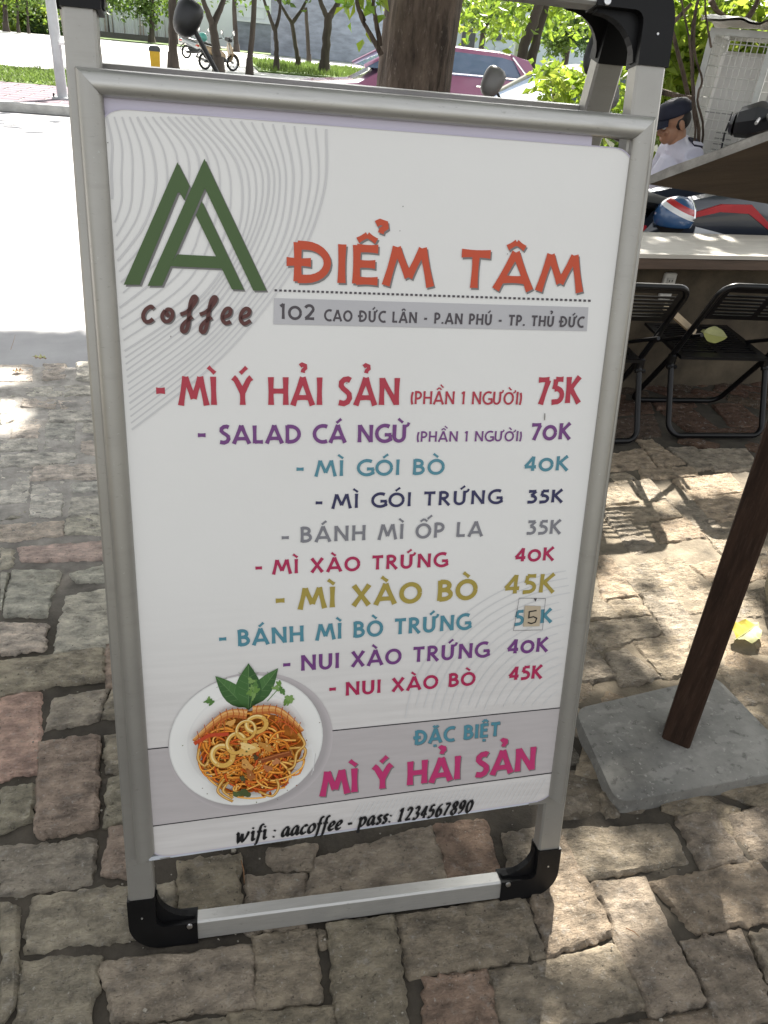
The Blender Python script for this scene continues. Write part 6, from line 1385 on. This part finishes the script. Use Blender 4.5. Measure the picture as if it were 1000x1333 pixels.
# leafy shrubs behind the guard and the cage
GS = 'leafy shrubs behind the wire cage'
def shrub(u, v, y, r, n, s, cols, label, stems):
    c = at(u, v, y); t = thing('leafy_shrub', (c.x, y, -.05), label, 'shrub', GS); b = MB(); cloud(b, c, r, n, s, cols, 40, .22, .6); b.build('foliage', M_leaf, t, tint=True)
    for pa in stems:
        b = MB(); limb(b, [at(u_, v_, y_) for u_, v_, y_ in pa], .022, .010); b.build('stem', M_bark, t, smooth=True)
shrub(890, 75, 6.5, (.55, .5, .75), 2600, .115, YG, 'yellow-green shrub behind the guard with thin crossing stems', [[(905, 260, 6), (900, 150, 5.9), (880, 60, 5.9), (862, 0, 6)], [(858, 60, 5.7), (872, 35, 5.7), (900, 5, 5.7)], [(856, 118, 5.5), (880, 124, 5.5), (905, 128, 5.5)]])
shrub(985, 20, 6.6, (.7, .6, .6), 2200, .11, YG+GR, 'yellow-green shrub over the top of the cage', [[(1010, 250, 6.4), (990, 90, 6.4), (975, 10, 6.3), (985, -20, 6.3)], [(925, 0, 6.0), (935, 15, 6.0), (952, 25, 6.1)], [(972, 25, 5.6), (985, 5, 5.6), (990, -20, 5.6)]])
shrub(930, 150, 6.8, (1.0, .5, .6), 1700, .12, GR+YG, 'deeper green shrub low behind the cage and the guard', [[(940, 260, 6.8), (935, 150, 6.8), (930, 80, 6.8)]])
shrub(760, 112, 7.2, (.40, .3, .22), 360, .10, YG, 'loose sunny sprigs in front of the cream car', [[(770, 200, 7.2), (762, 130, 7.2), (758, 95, 7.2)]]); shrub(717, 100, 7.6, (.16, .15, .14), 120, .10, YG, 'small sunny sprig before the cream car bonnet', [[(730, 190, 7.6), (722, 130, 7.6), (716, 95, 7.6)]])
for i, (pa, r, lab) in enumerate((([(906, 210, 4.3), (903, 130, 4.3), (901, 70, 4.3), (903, 30, 4.3), (914, -20, 4.3)], .011, 'thickest hanging vine left of the cage'), ([(900, 205, 4.25), (902, 140, 4.25), (898, 60, 4.25), (890, 15, 4.25), (884, -20, 4.25)], .006, 'thin vine curving left of the thickest one'), ([(912, 200, 4.35), (908, 130, 4.35), (914, 105, 4.35), (906, 75, 4.35), (904, 40, 4.35), (910, -10, 4.4)], .007, 'kinked vine touching the cage post'), ([(926, 62, 4.4), (922, 40, 4.4), (918, 10, 4.4), (919, -15, 4.4)], .006, 'short dark vine hanging above the cage corner'))):
    b = MB(); q = [at(*p) for p in pa]; q = ([Vector((q[0].x, q[0].y, .0))]+q) if i < 3 else q; limb(b, q, r, r*.7); tag(b.build('hanging_vine', M_bark, smooth=True), lab, 'vine', 'vines hanging beside the cage')
# ================================================================ CROWN OF THE SHADE TREE, out of view, its gaps cut to place the sun patches
SX, SY = SUN_TO.x/SUN_TO.z, SUN_TO.y/SUN_TO.z
SPOTS = [(850, 640, 62, 15, 1), (965, 625, 50, 17, 1), (880, 715, 85, 42, 1), (800, 772, 25, 22, 1), (905, 790, 60, 28, 1), (835, 830, 52, 24, .8), (880, 855, 42, 20, .9), (965, 800, 36, 22, .8), (795, 872, 26, 22, .6), (800, 660, 30, 30, .9), (985, 700, 30, 60, .7),
         (706, 1118, 14, 46, 1), (745, 1165, 24, 18, 1), (790, 1178, 40, 20, 1), (735, 1270, 40, 48, 1), (975, 1092, 24, 24, 1), (800, 1102, 36, 12, .85), (968, 822, 34, 24, 1), (903, 1020, 18, 32, .6), (560, 1110, 16, 20, .6), (965, 880, 30, 14, .5), (1000, 1190, 20, 50, .3),
         (6, 540, 34, 20, 1), (0, 487, 40, 12, 1), (20, 505, 30, 6, .6), (90, 478, 40, 8, .6)]
SP = []
for u, v, ru, rv, p in SPOTS:
    c = gp(u, v); a = gp(u+ru, v)-c; bq = gp(u, v+rv)-c; SP.append((c, a, bq, p, 1.12+(.03/min(a.length, bq.length) if p >= .85 else 0)))
def lit(x, y):
    best = 0
    for c, a, bq, p, rm in SP:
        d = a.x*bq.y-a.y*bq.x; dx, dy = x-c.x, y-c.y
        i = (dx*bq.y-dy*bq.x)/d; j = (a.x*dy-a.y*dx)/d; r = math.sqrt(i*i+j*j)
        if r < rm: best = max(best, p*(1.0 if r < rm-.2 else (rm-r)/.2))
    return best
b = MB(); rc_ = random.Random(99); n_in = 0
def canopy_leaf(q, z, s):
    p = Vector((q[0]+SX*z, q[1]+SY*z, z)); col = rc_.choice(GR); g = rc_.uniform(.8, 1.2)
    a = rc_.uniform(0, 6.28); tl_ = rc_.gauss(0, .45); d = Vector((math.cos(a), math.sin(a), rc_.gauss(-.15, .3))).normalized(); w = d.cross(Vector((rc_.gauss(0, .4), rc_.gauss(0, .4), 1))).normalized()*s*.3
    b.add([p-d*s*.5, p+w, p+d*s*.5, p-w], [(0, 1, 2), (0, 2, 3)], tuple(x*g for x in col))
sunny_road = EDGE+.62
for i in range(40000):
    wide = i >= 36000  # extra leaves added to keep sun off the ground behind the camera
    if not wide: x = rc_.uniform(-2.2, 4.2); y = rc_.uniform(-1.6, 6.2)
    else: x = rc_.uniform(-4.5, 6.0); y = rc_.uniform(-3.6, -1.4)
    if x < .55 and y > sunny_road+.28*nz(x, 0, 4, 3)+.12*nz(x, y, 1, 12): continue
    if x >= .55 and y > (4.1 if x > 1.9 else 5.0)+.5*nz(x, y, 4, 1.5): continue
    if 2.75 < y < 3.34 and x > .8 and nz(x, y, 7, 5.5)+.5*nz(x, y, 3, 13) > .02: continue         # dapples on the counter
    if rc_.random() < lit(x, y): continue
    canopy_leaf((x, y), rc_.uniform(4.2, 5.7), rc_.uniform(.22, .34) if wide else rc_.uniform(.13, .20) if x < .6 else rc_.uniform(.10, .17))
b.build('crown', mat('crown_leaf', (.9, .9, .9), .5, var=.25, scale=3, tint=True, trans=.12, col2=(1.1, 1.1, 1.0)), big, tint=True)
